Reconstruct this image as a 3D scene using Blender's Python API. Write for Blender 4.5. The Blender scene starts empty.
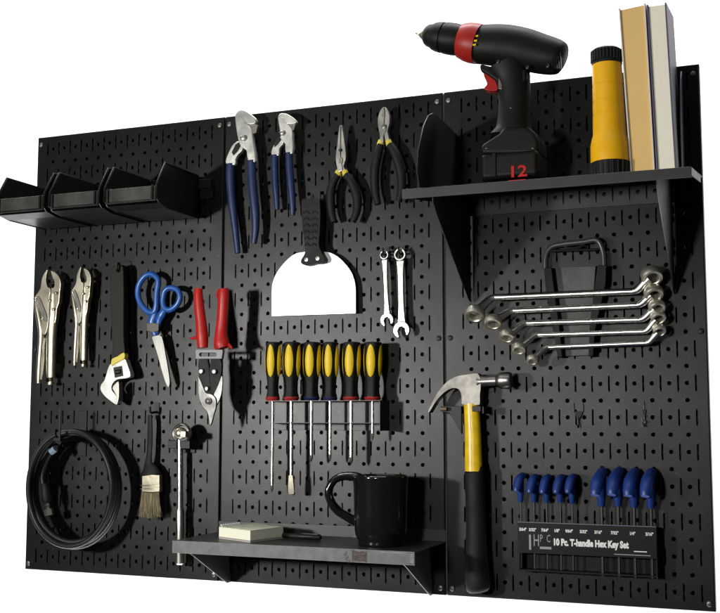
import bpy, bmesh, math, random
from mathutils import Vector, Matrix
random.seed(7)
IN = 0.0254
scene = bpy.context.scene
COL = scene.collection

# ------------------------------------------------------------------ camera
F, CX, CY, CZ, YAW, PIT, ROL = 1105.125588, 0.7315926807, -1.7028562510, -0.1282938233, 0.3774487383, 0.1006009793, 0.00078847
cyw, syw, cp, sp = math.cos(YAW), math.sin(YAW), math.cos(PIT), math.sin(PIT)
fwd = Vector((-syw*cp, cyw*cp, sp)); rt = Vector((cyw, syw, 0)); up = rt.cross(fwd)
r_ = rt*math.cos(ROL) + up*math.sin(ROL); u_ = -rt*math.sin(ROL) + up*math.cos(ROL)
CAM = Vector((CX, CY, CZ))
cd = bpy.data.cameras.new('camera'); cam = bpy.data.objects.new('camera', cd); COL.objects.link(cam)
cd.sensor_width = 36; cd.lens = F/720*36; cd.clip_end = 50; cd.clip_start = 0.05
cam.matrix_world = Matrix(((r_.x, u_.x, -fwd.x, CX), (r_.y, u_.y, -fwd.y, CY), (r_.z, u_.z, -fwd.z, CZ), (0, 0, 0, 1)))
scene.camera = cam

# measuring helper: where a feature seen at (u, v) stands when it is d inches proud of the board; answer in inches
def at(c, u, v, d):
    ox, oy, s = c
    px, py = ox+u/s, oy+v/s
    dr = fwd + r_*((px-360)/F) + u_*((306.5-py)/F)
    t = (-d*IN-CY)/dr.y
    q = CAM + dr*t
    return Vector((q.x/IN, -d, q.z/IN))
PX = (0, 0, 1)

# ------------------------------------------------------------------ materials
MAT = {}
def mat(name, col, rough=.5, metal=0., bump=0., bscale=400., var=0., vscale=60., spec=.5, coat=0., rvar=0., stretch=None, col2=None):
    m = bpy.data.materials.new(name); m.use_nodes = True
    nt = m.node_tree; N = nt.nodes; L = nt.links; b = N['Principled BSDF']
    b.inputs['Base Color'].default_value = (*col, 1); b.inputs['Roughness'].default_value = rough
    b.inputs['Metallic'].default_value = metal; b.inputs['Specular IOR Level'].default_value = spec
    b.inputs['Coat Weight'].default_value = coat; b.inputs['Coat Roughness'].default_value = .15
    tc = N.new('ShaderNodeTexCoord'); mp = N.new('ShaderNodeMapping'); L.new(tc.outputs['Object'], mp.inputs['Vector'])
    if stretch: mp.inputs['Scale'].default_value = stretch
    if var > 0 or col2:
        n = N.new('ShaderNodeTexNoise'); n.inputs['Scale'].default_value = vscale; n.inputs['Detail'].default_value = 6
        L.new(mp.outputs[0], n.inputs['Vector'])
        mx = N.new('ShaderNodeMix'); mx.data_type = 'RGBA'
        cr = N.new('ShaderNodeMapRange'); cr.inputs['From Min'].default_value = .35; cr.inputs['From Max'].default_value = .65
        L.new(n.outputs['Fac'], cr.inputs['Value']); L.new(cr.outputs[0], mx.inputs['Factor'])
        c2 = col2 or tuple(c*(1-var) for c in col)
        mx.inputs['A'].default_value = (*col, 1); mx.inputs['B'].default_value = (*c2, 1)
        L.new(mx.outputs['Result'], b.inputs['Base Color'])
    if rvar > 0:
        n2 = N.new('ShaderNodeTexNoise'); n2.inputs['Scale'].default_value = vscale*.4; n2.inputs['Detail'].default_value = 8
        L.new(mp.outputs[0], n2.inputs['Vector'])
        r2 = N.new('ShaderNodeMapRange'); r2.inputs['From Min'].default_value = .3; r2.inputs['From Max'].default_value = .7
        r2.inputs['To Min'].default_value = max(.02, rough-rvar); r2.inputs['To Max'].default_value = rough+rvar
        L.new(n2.outputs['Fac'], r2.inputs['Value']); L.new(r2.outputs[0], b.inputs['Roughness'])
    if bump > 0:
        n3 = N.new('ShaderNodeTexNoise'); n3.inputs['Scale'].default_value = bscale; n3.inputs['Detail'].default_value = 3
        L.new(mp.outputs[0], n3.inputs['Vector'])
        bp = N.new('ShaderNodeBump'); bp.inputs['Strength'].default_value = bump; bp.inputs['Distance'].default_value = .0006
        L.new(n3.outputs['Fac'], bp.inputs['Height']); L.new(bp.outputs[0], b.inputs['Normal'])
    MAT[name] = m
    return m
BOARD = mat('black_powder_coat', (.0055, .0055, .0057), .335, spec=.33, bump=.25, bscale=1400, rvar=.05, vscale=14, var=.25)
nt = BOARD.node_tree; _b = nt.nodes['Principled BSDF']; _n = nt.nodes.new('ShaderNodeTexNoise'); _n.inputs['Scale'].default_value = 9; _n.inputs['Detail'].default_value = 2
_tc = [n for n in nt.nodes if n.type == 'MAPPING'][0]; nt.links.new(_tc.outputs[0], _n.inputs['Vector'])
_p = nt.nodes.new('ShaderNodeBump'); _p.inputs['Strength'].default_value = .35; _p.inputs['Distance'].default_value = .003
nt.links.new(_n.outputs['Fac'], _p.inputs['Height']); _old = [n for n in nt.nodes if n.type == 'BUMP' and n != _p][0]
nt.links.new(_p.outputs[0], _old.inputs['Normal'])
# fine scratches and dust specks
_s = nt.nodes.new('ShaderNodeTexNoise'); _s.inputs['Scale'].default_value = 260; _s.inputs['Detail'].default_value = 1
nt.links.new(_tc.outputs[0], _s.inputs['Vector']); _r = nt.nodes.new('ShaderNodeMapRange'); _r.inputs['From Min'].default_value = .72; _r.inputs['From Max'].default_value = .78
nt.links.new(_s.outputs['Fac'], _r.inputs['Value']); _m = nt.nodes.new('ShaderNodeMix'); _m.data_type = 'RGBA'
_src = _b.inputs['Base Color'].links[0].from_socket; nt.links.new(_r.outputs[0], _m.inputs['Factor']); nt.links.new(_src, _m.inputs['A']); _m.inputs['B'].default_value = (.06, .06, .055, 1)
nt.links.new(_m.outputs['Result'], _b.inputs['Base Color'])
BACK = mat('added_dark_backing', (.05, .05, .045), .8)  # colour of the sheet added to darken the holes
LIPM = mat('worn_lit_lip', (.13, .13, .14), .42, bump=.2, bscale=600, rvar=.07, vscale=80, var=.3)  # worn satin, with the key light's reflection painted in as lighter grey
SHELF = mat('black_shelf_enamel', (.014, .014, .0145), .42, bump=.2, bscale=1200, rvar=.07, vscale=30, var=.2)
BIN = mat('black_bin_plastic', (.0045, .0045, .004), .36, spec=.28, bump=.12, bscale=300, rvar=.06, var=.2)
BINL = mat('clear_label_strip', (.045, .045, .038), .30, bump=.2, bscale=60, rvar=.1, var=.4, vscale=40)
HOOK = mat('black_hook_steel', (.006, .006, .006), .45, spec=.3)
NICK = mat('satin_nickel', (.46, .43, .34), .37, 1, bump=.15, bscale=250, rvar=.07, vscale=60, var=.18)
CHROME = mat('polished_chrome', (.78, .77, .74), .24, 1, rvar=.05, var=.06)
RINGM = mat('satin_ring_steel', (.80, .77, .66), .42, .95, rvar=.06, var=.1)
SATIN = mat('satin_chrome', (.86, .84, .80), .27, 1, rvar=.06, var=.08)
STEEL = mat('ground_steel', (.42, .41, .38), .36, 1, bump=.12, bscale=300, rvar=.08, var=.12)
STEELD = mat('worn_dark_steel', (.22, .21, .19), .47, 1, bump=.3, bscale=200, rvar=.1, var=.35)
BLADE = mat('bright_blade_steel', (.90, .90, .88), .42, .35, rvar=.04, bump=.05)
BRITE = mat('bare_white_steel', (.62, .62, .58), .38, .6, rvar=.12, bump=.25, bscale=120, var=.22, vscale=90)
DARK = mat('matte_black_rubber', (.006, .006, .0055), .6, spec=.25, bump=.3, bscale=500, rvar=.08)
OLIVE = mat('dark_olive_grip', (.012, .0118, .008), .6, spec=.25, bump=.3, bscale=400, var=.15)
NAVY = mat('navy_dipped_grip', (.009, .022, .085), .42, bump=.2, bscale=300, rvar=.08, var=.2)
BLUE = mat('blue_scissor_plastic', (.02, .095, .36), .33, bump=.08, bscale=150, rvar=.05, var=.1)
HBLUE = mat('royal_blue_plastic', (.010, .036, .19), .38, bump=.08, bscale=150, rvar=.05)
RED = mat('red_vinyl_grip', (.42, .012, .009), .38, spec=.35, bump=.15, bscale=200, rvar=.07, var=.12)
DRED = mat('dark_red_collar', (.30, .02, .02), .35)
DBLU = mat('dark_blue_collar', (.012, .015, .06), .35)
YEL = mat('yellow_plastic', (.74, .52, .012), .4, spec=.3, bump=.06, bscale=200, rvar=.05, var=.08)
YTORCH = mat('amber_torch_plastic', (.80, .42, .006), .36, bump=.1, bscale=200, rvar=.06, var=.08)
YFIB = mat('yellow_fibreglass', (.80, .52, .01), .33, bump=.15, bscale=150, rvar=.08, var=.18, vscale=90)
OXIDE = mat('black_oxide_steel', (.05, .05, .05), .4, .8)
SCIS = mat('scissor_blade_steel', (.24, .235, .22), .40, 1, bump=.2, bscale=200, rvar=.08, var=.25, stretch=(1, 1, .2))
SNIP = mat('snip_blade_steel', (.15, .148, .14), .42, 1, bump=.2, bscale=250, rvar=.1, var=.4, vscale=70)
BRASS = mat('yellow_dip_edge', (.62, .50, .05), .4)
DRILL = mat('drill_black_plastic', (.0045, .0045, .0042), .5, spec=.17, bump=.18, bscale=500, rvar=.06)
DRRED = mat('drill_red_plastic', (.30, .010, .006), .38, spec=.3, rvar=.05)
MUG = mat('black_glazed_ceramic', (.006, .006, .006), .07, coat=.6)
PAPER = mat('cream_paper', (.84, .84, .68), .75, var=.15, vscale=900, stretch=(1, 1, 40))
PAPERW = mat('pad_cover_paper', (.74, .76, .58), .7, var=.25, vscale=80, bump=.2, bscale=80)
BOARDCARD = mat('grey_card', (.38, .35, .34), .7, var=.1)
PAGT = mat('tan_page_edges', (.80, .54, .20), .8, var=.22, vscale=1400, bump=.4, bscale=1500, stretch=(30, 1, .3))
PAGW = mat('pale_page_edges', (.88, .85, .70), .8, var=.14, vscale=1400, bump=.4, bscale=1500, stretch=(30, 1, .3))
COVA = mat('pale_book_cover', (.66, .62, .58), .5, var=.1)
COVB = mat('dark_violet_book_cover', (.10, .09, .15), .5, var=.3, vscale=30)
WHITE = mat('white_print', (.78, .78, .74), .5)
GPRINT = mat('grey_print', (.28, .28, .27), .5)
LABEL = mat('black_label', (.006, .006, .008), .42, spec=.18, rvar=.05)
REDP = mat('red_print', (.42, .010, .008), .5, spec=.2)
BRIS = mat('natural_bristle', (.36, .30, .18), .8, var=.6, vscale=700, stretch=(1, 1, .05), bump=.8, bscale=900)
FERR = mat('tin_ferrule', (.36, .33, .25), .38, 1, bump=.2, bscale=150, rvar=.1, var=.2)
TAPE = mat('old_tape_residue', (.10, .075, .07), .7, var=.7, vscale=400, bump=.4)
WEAR = mat('scuffed_lip', (.26, .26, .27), .5, var=.5, vscale=300)
WALL = mat('white_studio_backdrop', (.86, .86, .85), .9)
BRAID = mat('black_cable_jacket', (.007, .007, .0065), .45, spec=.3, bump=.25, bscale=700, rvar=.06)

# ------------------------------------------------------------------ object helpers
def origin_of(o):
    return Vector(o['_o']) if o is not None and '_o' in o.keys() else Vector((0, 0, 0))
def tag(o, label, cat, group=None, kind=None):
    o['label'] = label; o['category'] = cat
    if group: o['group'] = group
    if kind: o['kind'] = kind
    return o
ORG = {}
def thing(name, org, label, cat, group=None):
    o = bpy.data.objects.new(name, None); COL.objects.link(o); o.empty_display_size = .02
    org = Vector(org)*IN; o.location = org; ORG[o.name] = org
    return tag(o, label, cat, group)
def mk(name, bm, m, parent=None, bev=0., seg=2, smooth=35, org=None):
    """bm is in inches, world placed; links it as ONE mesh object"""
    if parent is not None: o0 = ORG[parent.name]
    elif org is not None: o0 = Vector(org)*IN
    else:
        c = Vector((0, 0, 0))
        for v in bm.verts: c += v.co
        o0 = c/len(bm.verts)*IN
    bmesh.ops.recalc_face_normals(bm, faces=bm.faces)
    for v in bm.verts: v.co = v.co*IN - o0
    me = bpy.data.meshes.new(name); bm.to_mesh(me); bm.free()
    o = bpy.data.objects.new(name, me); COL.objects.link(o)
    for p in me.polygons: p.use_smooth = True
    if bev > 0:
        md = o.modifiers.new('bevel', 'BEVEL'); md.width = bev*IN; md.segments = seg; md.limit_method = 'ANGLE'
        md.angle_limit = math.radians(35); md.harden_normals = True
    me.set_sharp_from_angle(angle=math.radians(smooth))
    me.materials.append(m)
    ORG[o.name] = o0
    if parent is not None: o.parent = parent
    else: o.location = o0
    return o
def cr(pts, n=4, closed=False):
    """Catmull-Rom through points (Vectors, any length tuples)"""
    P = [Vector(p) for p in pts]; out = []
    k = len(P); rng = range(k if closed else k-1)
    for i in rng:
        p1, p2 = P[i], P[(i+1) % k]
        p0 = P[(i-1) % k] if closed or i > 0 else p1*2-p2
        p3 = P[(i+2) % k] if closed or i+2 < k else p2*2-p1
        for j in range(n):
            t = j/n
            out.append(.5*((2*p1)+(p2-p0)*t+(2*p0-5*p1+4*p2-p3)*t*t+(3*p1-p0-3*p2+p3)*t*t*t))
    if not closed: out.append(P[-1])
    return out
def trace(c, pts, d, n=0):
    P = [at(c, p[0], p[1], d) for p in pts]
    return cr(P, n, True) if n else P
def plate(bm, P, th, holes=()):
    """flat piece: outline P (list of Vector, front), thickness th going back (+y)"""
    def ring(L, y):
        return [bm.verts.new((p.x, p.y+y, p.z)) for p in L]
    loops = [P]+list(holes)
    for y in (0, th):
        es = []; vs = []
        for L in loops:
            r = ring(L, y); vs.append(r)
            for i in range(len(r)): es.append(bm.edges.new((r[i], r[(i+1) % len(r)])))
        if len(loops) == 1: bm.faces.new(vs[0])
        else: bmesh.ops.triangle_fill(bm, use_beauty=True, use_dissolve=False, edges=es, normal=(0, -1, 0))
        if y == 0: fr = vs
        else: bk = vs
    for a, b in zip(fr, bk):
        for i in range(len(a)):
            j = (i+1) % len(a); bm.faces.new((a[i], a[j], b[j], b[i]))
    return bm
def tube(bm, P, R, seg=14, flat=1., ref=(0, 1, 0), n=4, cap=True, closed=False):
    """P centre points, R radius or list; flat scales the section along ref"""
    P = [Vector(p) for p in P]
    if not hasattr(R, '__len__'): R = [R]*len(P)
    if n > 1:
        Q = cr([(p.x, p.y, p.z, r) for p, r in zip(P, R)] if False else P, n, closed)
        RR = cr([Vector((r, 0, 0)) for r in R], n, closed); P = Q; R = [max(.002, x.x) for x in RR]
    ref = Vector(ref); rings = []; K = len(P)
    for i in range(K):
        a = P[(i-1) % K] if (i > 0 or closed) else P[i]; b = P[(i+1) % K] if (i < K-1 or closed) else P[i]
        t = (b-a).normalized(); s = t.cross(ref)
        if s.length < 1e-4: s = t.cross(Vector((1, 0, 0)))
        s.normalize(); nn = s.cross(t).normalized()
        rings.append([bm.verts.new(P[i]+R[i]*(math.cos(q)*s+flat*math.sin(q)*nn)) for q in [2*math.pi*k/seg for k in range(seg)]])
    for i in range(K if closed else K-1):
        A, B = rings[i], rings[(i+1) % K]
        for k in range(seg):
            l = (k+1) % seg; bm.faces.new((A[k], A[l], B[l], B[k]))
    if cap and not closed: bm.faces.new(rings[0]); bm.faces.new(rings[-1])
    return bm
def lathe(bm, A, ax, prof, seg=28, closed_ends=True):
    A = Vector(A); ax = Vector(ax).normalized()
    s = ax.orthogonal().normalized(); t = ax.cross(s); rings = []
    for h, r in prof:
        rings.append([bm.verts.new(A+ax*h+r*(math.cos(q)*s+math.sin(q)*t)) for q in [2*math.pi*k/seg for k in range(seg)]])
    for A_, B_ in zip(rings, rings[1:]):
        for k in range(seg):
            l = (k+1) % seg; bm.faces.new((A_[k], A_[l], B_[l], B_[k]))
    if closed_ends: bm.faces.new(rings[0]); bm.faces.new(rings[-1])
    return bm
def box(bm, x0, x1, y0, y1, z0, z1):
    v = [bm.verts.new((x, y, z)) for x in (x0, x1) for y in (y0, y1) for z in (z0, z1)]
    for f in ((0, 1, 3, 2), (4, 6, 7, 5), (0, 4, 5, 1), (2, 3, 7, 6), (0, 2, 6, 4), (1, 5, 7, 3)): bm.faces.new([v[i] for i in f])
    return bm
def NB(): return bmesh.new()
def circ(c, r, n=24, a0=0, a1=2*math.pi, ry=None):
    return [Vector((c.x+r*math.cos(a0+(a1-a0)*k/n), c.y, c.z+(ry or r)*math.sin(a0+(a1-a0)*k/n))) for k in range(n)]
def rivet(c, r, h=.06, y=0):
    return lathe(NB(), (c.x, c.y+y, c.z), (0, -1, 0), [(-.02, r), (h*.5, r), (h, r*.7), (h*1.1, r*.3)], 16)
def text(s, p, size, m, parent, name='lettering', th=.01, align='LEFT', sx=1., bold=0., rot=0, shear=0.):
    cu = bpy.data.curves.new('txt', 'FONT'); cu.body = s; cu.size = size; cu.extrude = th*.5; cu.align_x = align; cu.align_y = 'CENTER'
    cu.offset = bold; cu.shear = shear; cu.resolution_u = 3
    o = bpy.data.objects.new('txt', cu); COL.objects.link(o)
    dg = bpy.context.evaluated_depsgraph_get(); me = bpy.data.meshes.new_from_object(o.evaluated_get(dg))
    bm = NB(); bm.from_mesh(me); bpy.data.objects.remove(o); bpy.data.meshes.remove(me)
    ca, sa = math.cos(rot), math.sin(rot)
    for v in bm.verts:
        x, y, z = v.co; x *= sx
        v.co = (p[0]+x*ca-y*sa, p[1]-z, p[2]+x*sa+y*ca)
    return mk(name, bm, m, parent, smooth=20)

# ------------------------------------------------------------------ backdrop
b = NB(); box(b, -260, 200, 62, 63, -150, 150)
tag(mk('backdrop', b, WALL), 'plain white studio backdrop behind the pegboard', 'backdrop', kind='structure')

# ------------------------------------------------------------------ pegboard panels
def panel(xc, label, dx=0.):
    W = 7.95; H = 16.0; DP = .75; R = .07
    t = thing('pegboard_panel', (xc, 0, -16), label, 'pegboard', 'black metal pegboard panels')
    b = NB(); vd = {}
    def V(x, y, z):
        k = (round(x, 4), round(y, 4), round(z, 4))
        if k not in vd: vd[k] = b.verts.new((xc+x, y, z))
        return vd[k]
    def ringcell(x0, x1, z0, z1, hole, outer):
        # outer: list of (x,z) CCW, hole: list of (x,z) CCW with the same count
        n = len(hole)
        for i in range(n):
            j = (i+1) % n
            b.faces.new((V(outer[i][0], 0, outer[i][1]), V(outer[j][0], 0, outer[j][1]), V(hole[j][0], 0, hole[j][1]), V(hole[i][0], 0, hole[i][1])))
            b.faces.new((V(hole[i][0], 0, hole[i][1]), V(hole[j][0], 0, hole[j][1]), V(hole[j][0], .05, hole[j][1]), V(hole[i][0], .05, hole[i][1])))
    xs_slot = [k+dx for k in range(-7, 8)]
    for k in range(-7, 7):                      # round holes
        x = k+.5+dx
        for j in range(-15, 16):
            z = float(j); n = 16; rr = .132; h = []; o = []
            for i in range(n):
                a = 2*math.pi*i/n+math.pi/n*0; c, s = math.cos(a), math.sin(a)
                h.append((x+rr*c, z+rr*s))
                m_ = max(abs(c)/.25, abs(s)/.5)
                # project on rect .25 x .5 ; keep corner
                o.append((x+c/m_, z+s/m_))
            # snap the nearest points to the corners
            for cxx, czz in ((.25, .5), (-.25, .5), (-.25, -.5), (.25, -.5)):
                bi = min(range(n), key=lambda q: (o[q][0]-x-cxx)**2+(o[q][1]-z-czz)**2); o[bi] = (x+cxx, z+czz)
            ringcell(0, 0, 0, 0, h, o)
    for x in xs_slot:                           # upright slots, every second inch
        for j in range(-15, 16, 2):
            z = float(j); hw = .055; hh = .5
            zt = 15.5 if j == 15 else z+1; zb = z-.5 if j == -15 else z-1
            if j == -15: zb = -15.75
            if j == 15: zt = 15.75
            h = [(x+hw, z+hh-hw), (x, z+hh), (x-hw, z+hh-hw), (x-hw, z-hh+hw), (x, z-hh), (x+hw, z-hh+hw)]
            o = [(x+.25, zt), (x, zt), (x-.25, zt), (x-.25, zb), (x, zb), (x+.25, zb)]
            ringcell(0, 0, 0, 0, h, o)
    def quad(x0, x1, z0, z1): b.faces.new((V(x0, 0, z0), V(x1, 0, z0), V(x1, 0, z1), V(x0, 0, z1)))
    for k in range(-7, 7):                      # filler above and below the hole columns
        quad(k+.25+dx, k+.75+dx, 15.5, 15.75); quad(k+.25+dx, k+.75+dx, -15.75, -15.5)
    quad(-W+R, -7.25+dx, -15.75, 15.75); quad(7.25+dx, W-R, -15.75, 15.75)
    quad(-W+R, W-R, 15.75, H-R); quad(-W+R, W-R, -H+R, -15.75)
    # rolled edges and side flanges back to the wall
    prof = [(0, 0), (R*.3, R*.1), (R*.7, R*.4), (R*.95, R*.8), (R, R), (R, DP)]
    rect = []
    for o_, y in prof:
        X = W-R+o_; Z = H-R+o_
        rect.append([b.verts.new((xc+x, y, z)) for x, z in ((-X, -Z), (X, -Z), (X, Z), (-X, Z))])
    for A, B_ in zip(rect, rect[1:]):
        for i in range(4):
            j = (i+1) % 4; b.faces.new((A[i], A[j], B_[j], B_[i]))
    mk('face_sheet', b, BOARD, t, smooth=50)
    b = NB(); box(b, xc-W+.1, xc+W-.1, .72, .76, -H+.1, H-.1); mk('backing', b, BACK, t)  # added dark sheet, keeps the bright backdrop from showing through the holes
    for sx in (-1, 1):
        for z in (-15.55, 0, 15.4):
            c = Vector((xc+sx*7.62, -.01, z))
            s = mk('screw', lathe(NB(), c, (0, -1, 0), [(-.05, .13), (.03, .17), (.07, .14), (.09, .06)], 14), STEELD if z else HOOK, t)
    return t
panel(-16, 'black perforated steel panel behind the bins, scissors and cable, left third of the board')
panel(0, 'black perforated steel panel behind the screwdrivers and white scraper, middle third of the board')
panel(16, 'black perforated steel panel behind the hammer and offset wrenches, right third of the board', .24)

# ------------------------------------------------------------------ shelves
def shelf(xc, z, dep, lip, label, droop=0.):
    """z is the height of the front edge; droop: how much higher the back of the tray is"""
    t = thing('metal_shelf', (xc, 0, z), label, 'shelf', 'black metal shelves')
    hw = 8.0; b = NB(); th = .05
    def zz_(y): return z+droop*(1+y/dep)
    def lean(b):
        for v in b.verts: v.co.z += droop*(1+min(0, v.co.y)/dep)
        return b
    box(b, xc-hw, xc+hw, -dep, -.12, z-th, z)
    mk('tray', lean(b), SHELF, t, smooth=30)
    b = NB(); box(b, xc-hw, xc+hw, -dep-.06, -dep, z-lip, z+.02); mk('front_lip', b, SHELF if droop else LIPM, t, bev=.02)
    if droop:
        for x in (xc-hw, xc+hw-.05):
            b = NB(); box(b, x, x+.05, -dep, -2.0, z-lip*.8, z-.06); mk('end_lip', lean(b), SHELF, t)
        # back flange under the tray, with the same holes and slots as the board
        b = NB(); vd = {}
        zt, zb = z+droop-.06, z-.25; zc = z+.48
        def V(x, y, q):
            k = (round(x, 4), round(y, 4), round(q, 4))
            if k not in vd: vd[k] = b.verts.new((xc+x, y, q))
            return vd[k]
        for k in range(30):
            xm = -7.26+k*.5; n = 12
            if k % 2: h = [(.132*math.cos(2*math.pi*i/n), .132*math.sin(2*math.pi*i/n)) for i in range(n)]
            else: h = [(.055*math.cos(2*math.pi*i/n), .5*math.sin(2*math.pi*i/n)) for i in range(n)]
            o = []
            for i in range(n):
                a = 2*math.pi*i/n; c, s_ = math.cos(a), math.sin(a); lim = (zt-zc) if s_ > 0 else (zc-zb)
                m_ = max(abs(c)/.25, abs(s_)/lim); o.append([c/m_, s_/m_])
            for cc in ((.25, zt-zc), (-.25, zt-zc), (-.25, zb-zc), (.25, zb-zc)):
                bi = min(range(n), key=lambda q: (o[q][0]-cc[0])**2+(o[q][1]-cc[1])**2); o[bi] = list(cc)
            for i in range(n):
                j = (i+1) % n
                b.faces.new((V(xm+o[i][0], -.16, zc+o[i][1]), V(xm+o[j][0], -.16, zc+o[j][1]), V(xm+h[j][0], -.16, zc+h[j][1]), V(xm+h[i][0], -.16, zc+h[i][1])))
                b.faces.new((V(xm+h[i][0], -.16, zc+h[i][1]), V(xm+h[j][0], -.16, zc+h[j][1]), V(xm+h[j][0], -.08, zc+h[j][1]), V(xm+h[i][0], -.08, zc+h[i][1])))
        box(b, xc-7.5, xc+7.5, -.16, -.03, zb-.03, zb)
        mk('back_flange', b, SHELF, t, smooth=30)
    else:
        b = NB(); box(b, xc-hw, xc+hw, -.10, -.04, z+.01, z+.72); mk('back_flange', b, SHELF, t, bev=.01)
    return t
def bracket(t, x, prof):
    b = NB(); A = [b.verts.new((x-.03, -d, z)) for d, z in prof]; B_ = [b.verts.new((x+.03, -d, z)) for d, z in prof]
    b.faces.new(A); b.faces.new(B_)
    for i in range(len(A)): b.faces.new((A[i], A[(i+1) % len(A)], B_[(i+1) % len(A)], B_[i]))
    return mk('side_bracket', b, SHELF, t, bev=.012)
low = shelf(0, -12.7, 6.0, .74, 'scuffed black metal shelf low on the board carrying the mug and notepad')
for x in (-7.1, 7.1): bracket(low, x, [(.05, -12.78), (5.7, -12.78), (5.7, -13.4), (4.9, -13.75), (.5, -16.0), (.05, -16.0)])
# tape residue and scuffs on the front lip
c0 = at(N_ := (300, 450, 4.088), 222, 405, 6.07)
def lipbit(name, x0, x1, z0, z1, m, jag):
    P = []; n = 7
    for i in range(n): P.append(Vector((x0+(x1-x0)*i/(n-1), -6.068, z0+random.uniform(-jag, jag))))
    for i in range(n): P.append(Vector((x1-(x1-x0)*i/(n-1), -6.068, z1+random.uniform(-jag, jag))))
    mk(name, plate(NB(), P, .006), m, low)
xl = at(PX, 352, 550, 6.07).x; xr = at(PX, 367, 550, 6.07).x
lipbit('tape_residue', xl, xr, -13.36, -12.76, TAPE, .06)
xa = at(PX, 345, 550, 6.07).x
for k in range(5):
    P0 = Vector((xa+.05*k, -6.07, -12.8-.12*k)); s_ = (-1)**k
    mk('scuff_mark', tube(NB(), [P0, P0+Vector((.12*s_, 0, -.1)), P0+Vector((.02, 0, -.22))], .012, 6), HOOK, low)
xm = at(PX, 380, 550, 6.07).x
lipbit('scuff_mark', xm, 7.4, -12.80, -12.74, WEAR, .015)
lipbit('scuff_mark', 7.75, 7.93, -13.3, -12.8, WEAR, .02)

hi = shelf(16, 8.0, 8.0, .55, 'deep black metal shelf high on the board carrying drill, torch and books', droop=1.1)
ear = [(.05, 13.0), (.05, 9.16), (7.9, 8.12), (8.3, 8.9), (8.1, 10.2), (7.1, 11.9), (6.2, 12.75), (5.4, 13.1), (4.6, 13.2), (3.0, 13.15)]
for x in (9.8, 22.2):
    bracket(hi, x, [(.2, 8.95), (7.9, 7.92), (7.9, 7.2), (7.2, 6.55), (.6, 2.3), (.2, 2.2)])
def earplate(x, prof):
    o = bracket(hi, x, prof); o.name = 'end_plate'
earplate(9, ear); earplate(23, [(.05, 15.4), (.05, 9.16), (2.6, 8.85), (2.4, 12.0), (1.6, 14.6), (.8, 15.4)])

# ------------------------------------------------------------------ storage bins on a rail
b = NB(); box(b, -22.6, -8.7, -.34, -.02, 10.2, 11.3); box(b, -22.6, -8.7, -.62, -.5, 10.9, 11.5); box(b, -22.6, -8.7, -.52, -.3, 10.9, 10.98)
tag(mk('bin_rail', b, HOOK, bev=.02), 'narrow black rail fixed to the board that carries the three bins', 'rail')
def bin_(x1, label):
    w = 4.05; x0 = x1-w; t = thing('storage_bin', (x0+w/2, -.65, 8.8), label, 'storage bin', 'black plastic storage bins')
    T = .09
    # side walls
    prof = [(.66, 11.75), (5.0, 11.75), (5.95, 10.2), (6.02, 9.25), (5.7, 8.95), (4.6, 8.75), (.66, 8.75)]
    b = NB()
    for x in (x0, x1-T):
        A = [b.verts.new((x, -d, z)) for d, z in prof]; B_ = [b.verts.new((x+T, -d, z)) for d, z in prof]
        b.faces.new(A); b.faces.new(B_)
        for i in range(len(A)): b.faces.new((A[i], A[(i+1) % len(A)], B_[(i+1) % len(A)], B_[i]))
    box(b, x0+T, x1-T, -4.7, -.66, 8.80, 8.88)            # floor
    box(b, x0+T, x1-T, -.76, -.66, 8.9, 11.72)            # back
    # sloping floor to the front
    for (d0, z0, d1, z1) in ((4.7, 8.84, 5.75, 9.0),):
        v = [b.verts.new(p) for p in ((x0+T, -d0, z0), (x1-T, -d0, z0), (x1-T, -d1, z1), (x0+T, -d1, z1))]; b.faces.new(v)
        v = [b.verts.new(p) for p in ((x0+T, -d0, z0-.06), (x1-T, -d0, z0-.06), (x1-T, -d1, z1-.06), (x0+T, -d1, z1-.06))]; b.faces.new(v)
    mk('tub', b, BIN, t, bev=.015)
    # side rims: a bead along the upper edge of each side
    for x in (x0+.02, x1-.02):
        mk('rim', tube(NB(), [(x, -.7, 11.76), (x, -5.0, 11.76), (x, -5.98, 10.18), (x, -6.04, 9.2)], .075, 8, n=1, ref=(1, 0, 0)), BIN, t)
    b = NB(); box(b, x0+T, x1-T, -6.0, -5.92, 9.05, 10.05); mk('front_wall', b, BIN, t, bev=.02)
    b = NB(); box(b, x0+.42, x1-.42, -6.05, -6.01, 9.2, 10.02); mk('label_strip', b, BINL, t, bev=.01)
    for x in (x0+.28, x1-.36): 
        b = NB(); box(b, x, x+.08, -6.1, -6.0, 9.12, 10.08); mk('label_clip', b, BIN, t, bev=.01)
    return t
bin_(-18.55, 'open black plastic bin at the far left, hanging past the board edge'); bin_(-14.1, 'open black plastic bin between the other two bins')
bin_(-9.65, 'open black plastic bin with its whole right side showing, nearest the blue pliers')

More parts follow.
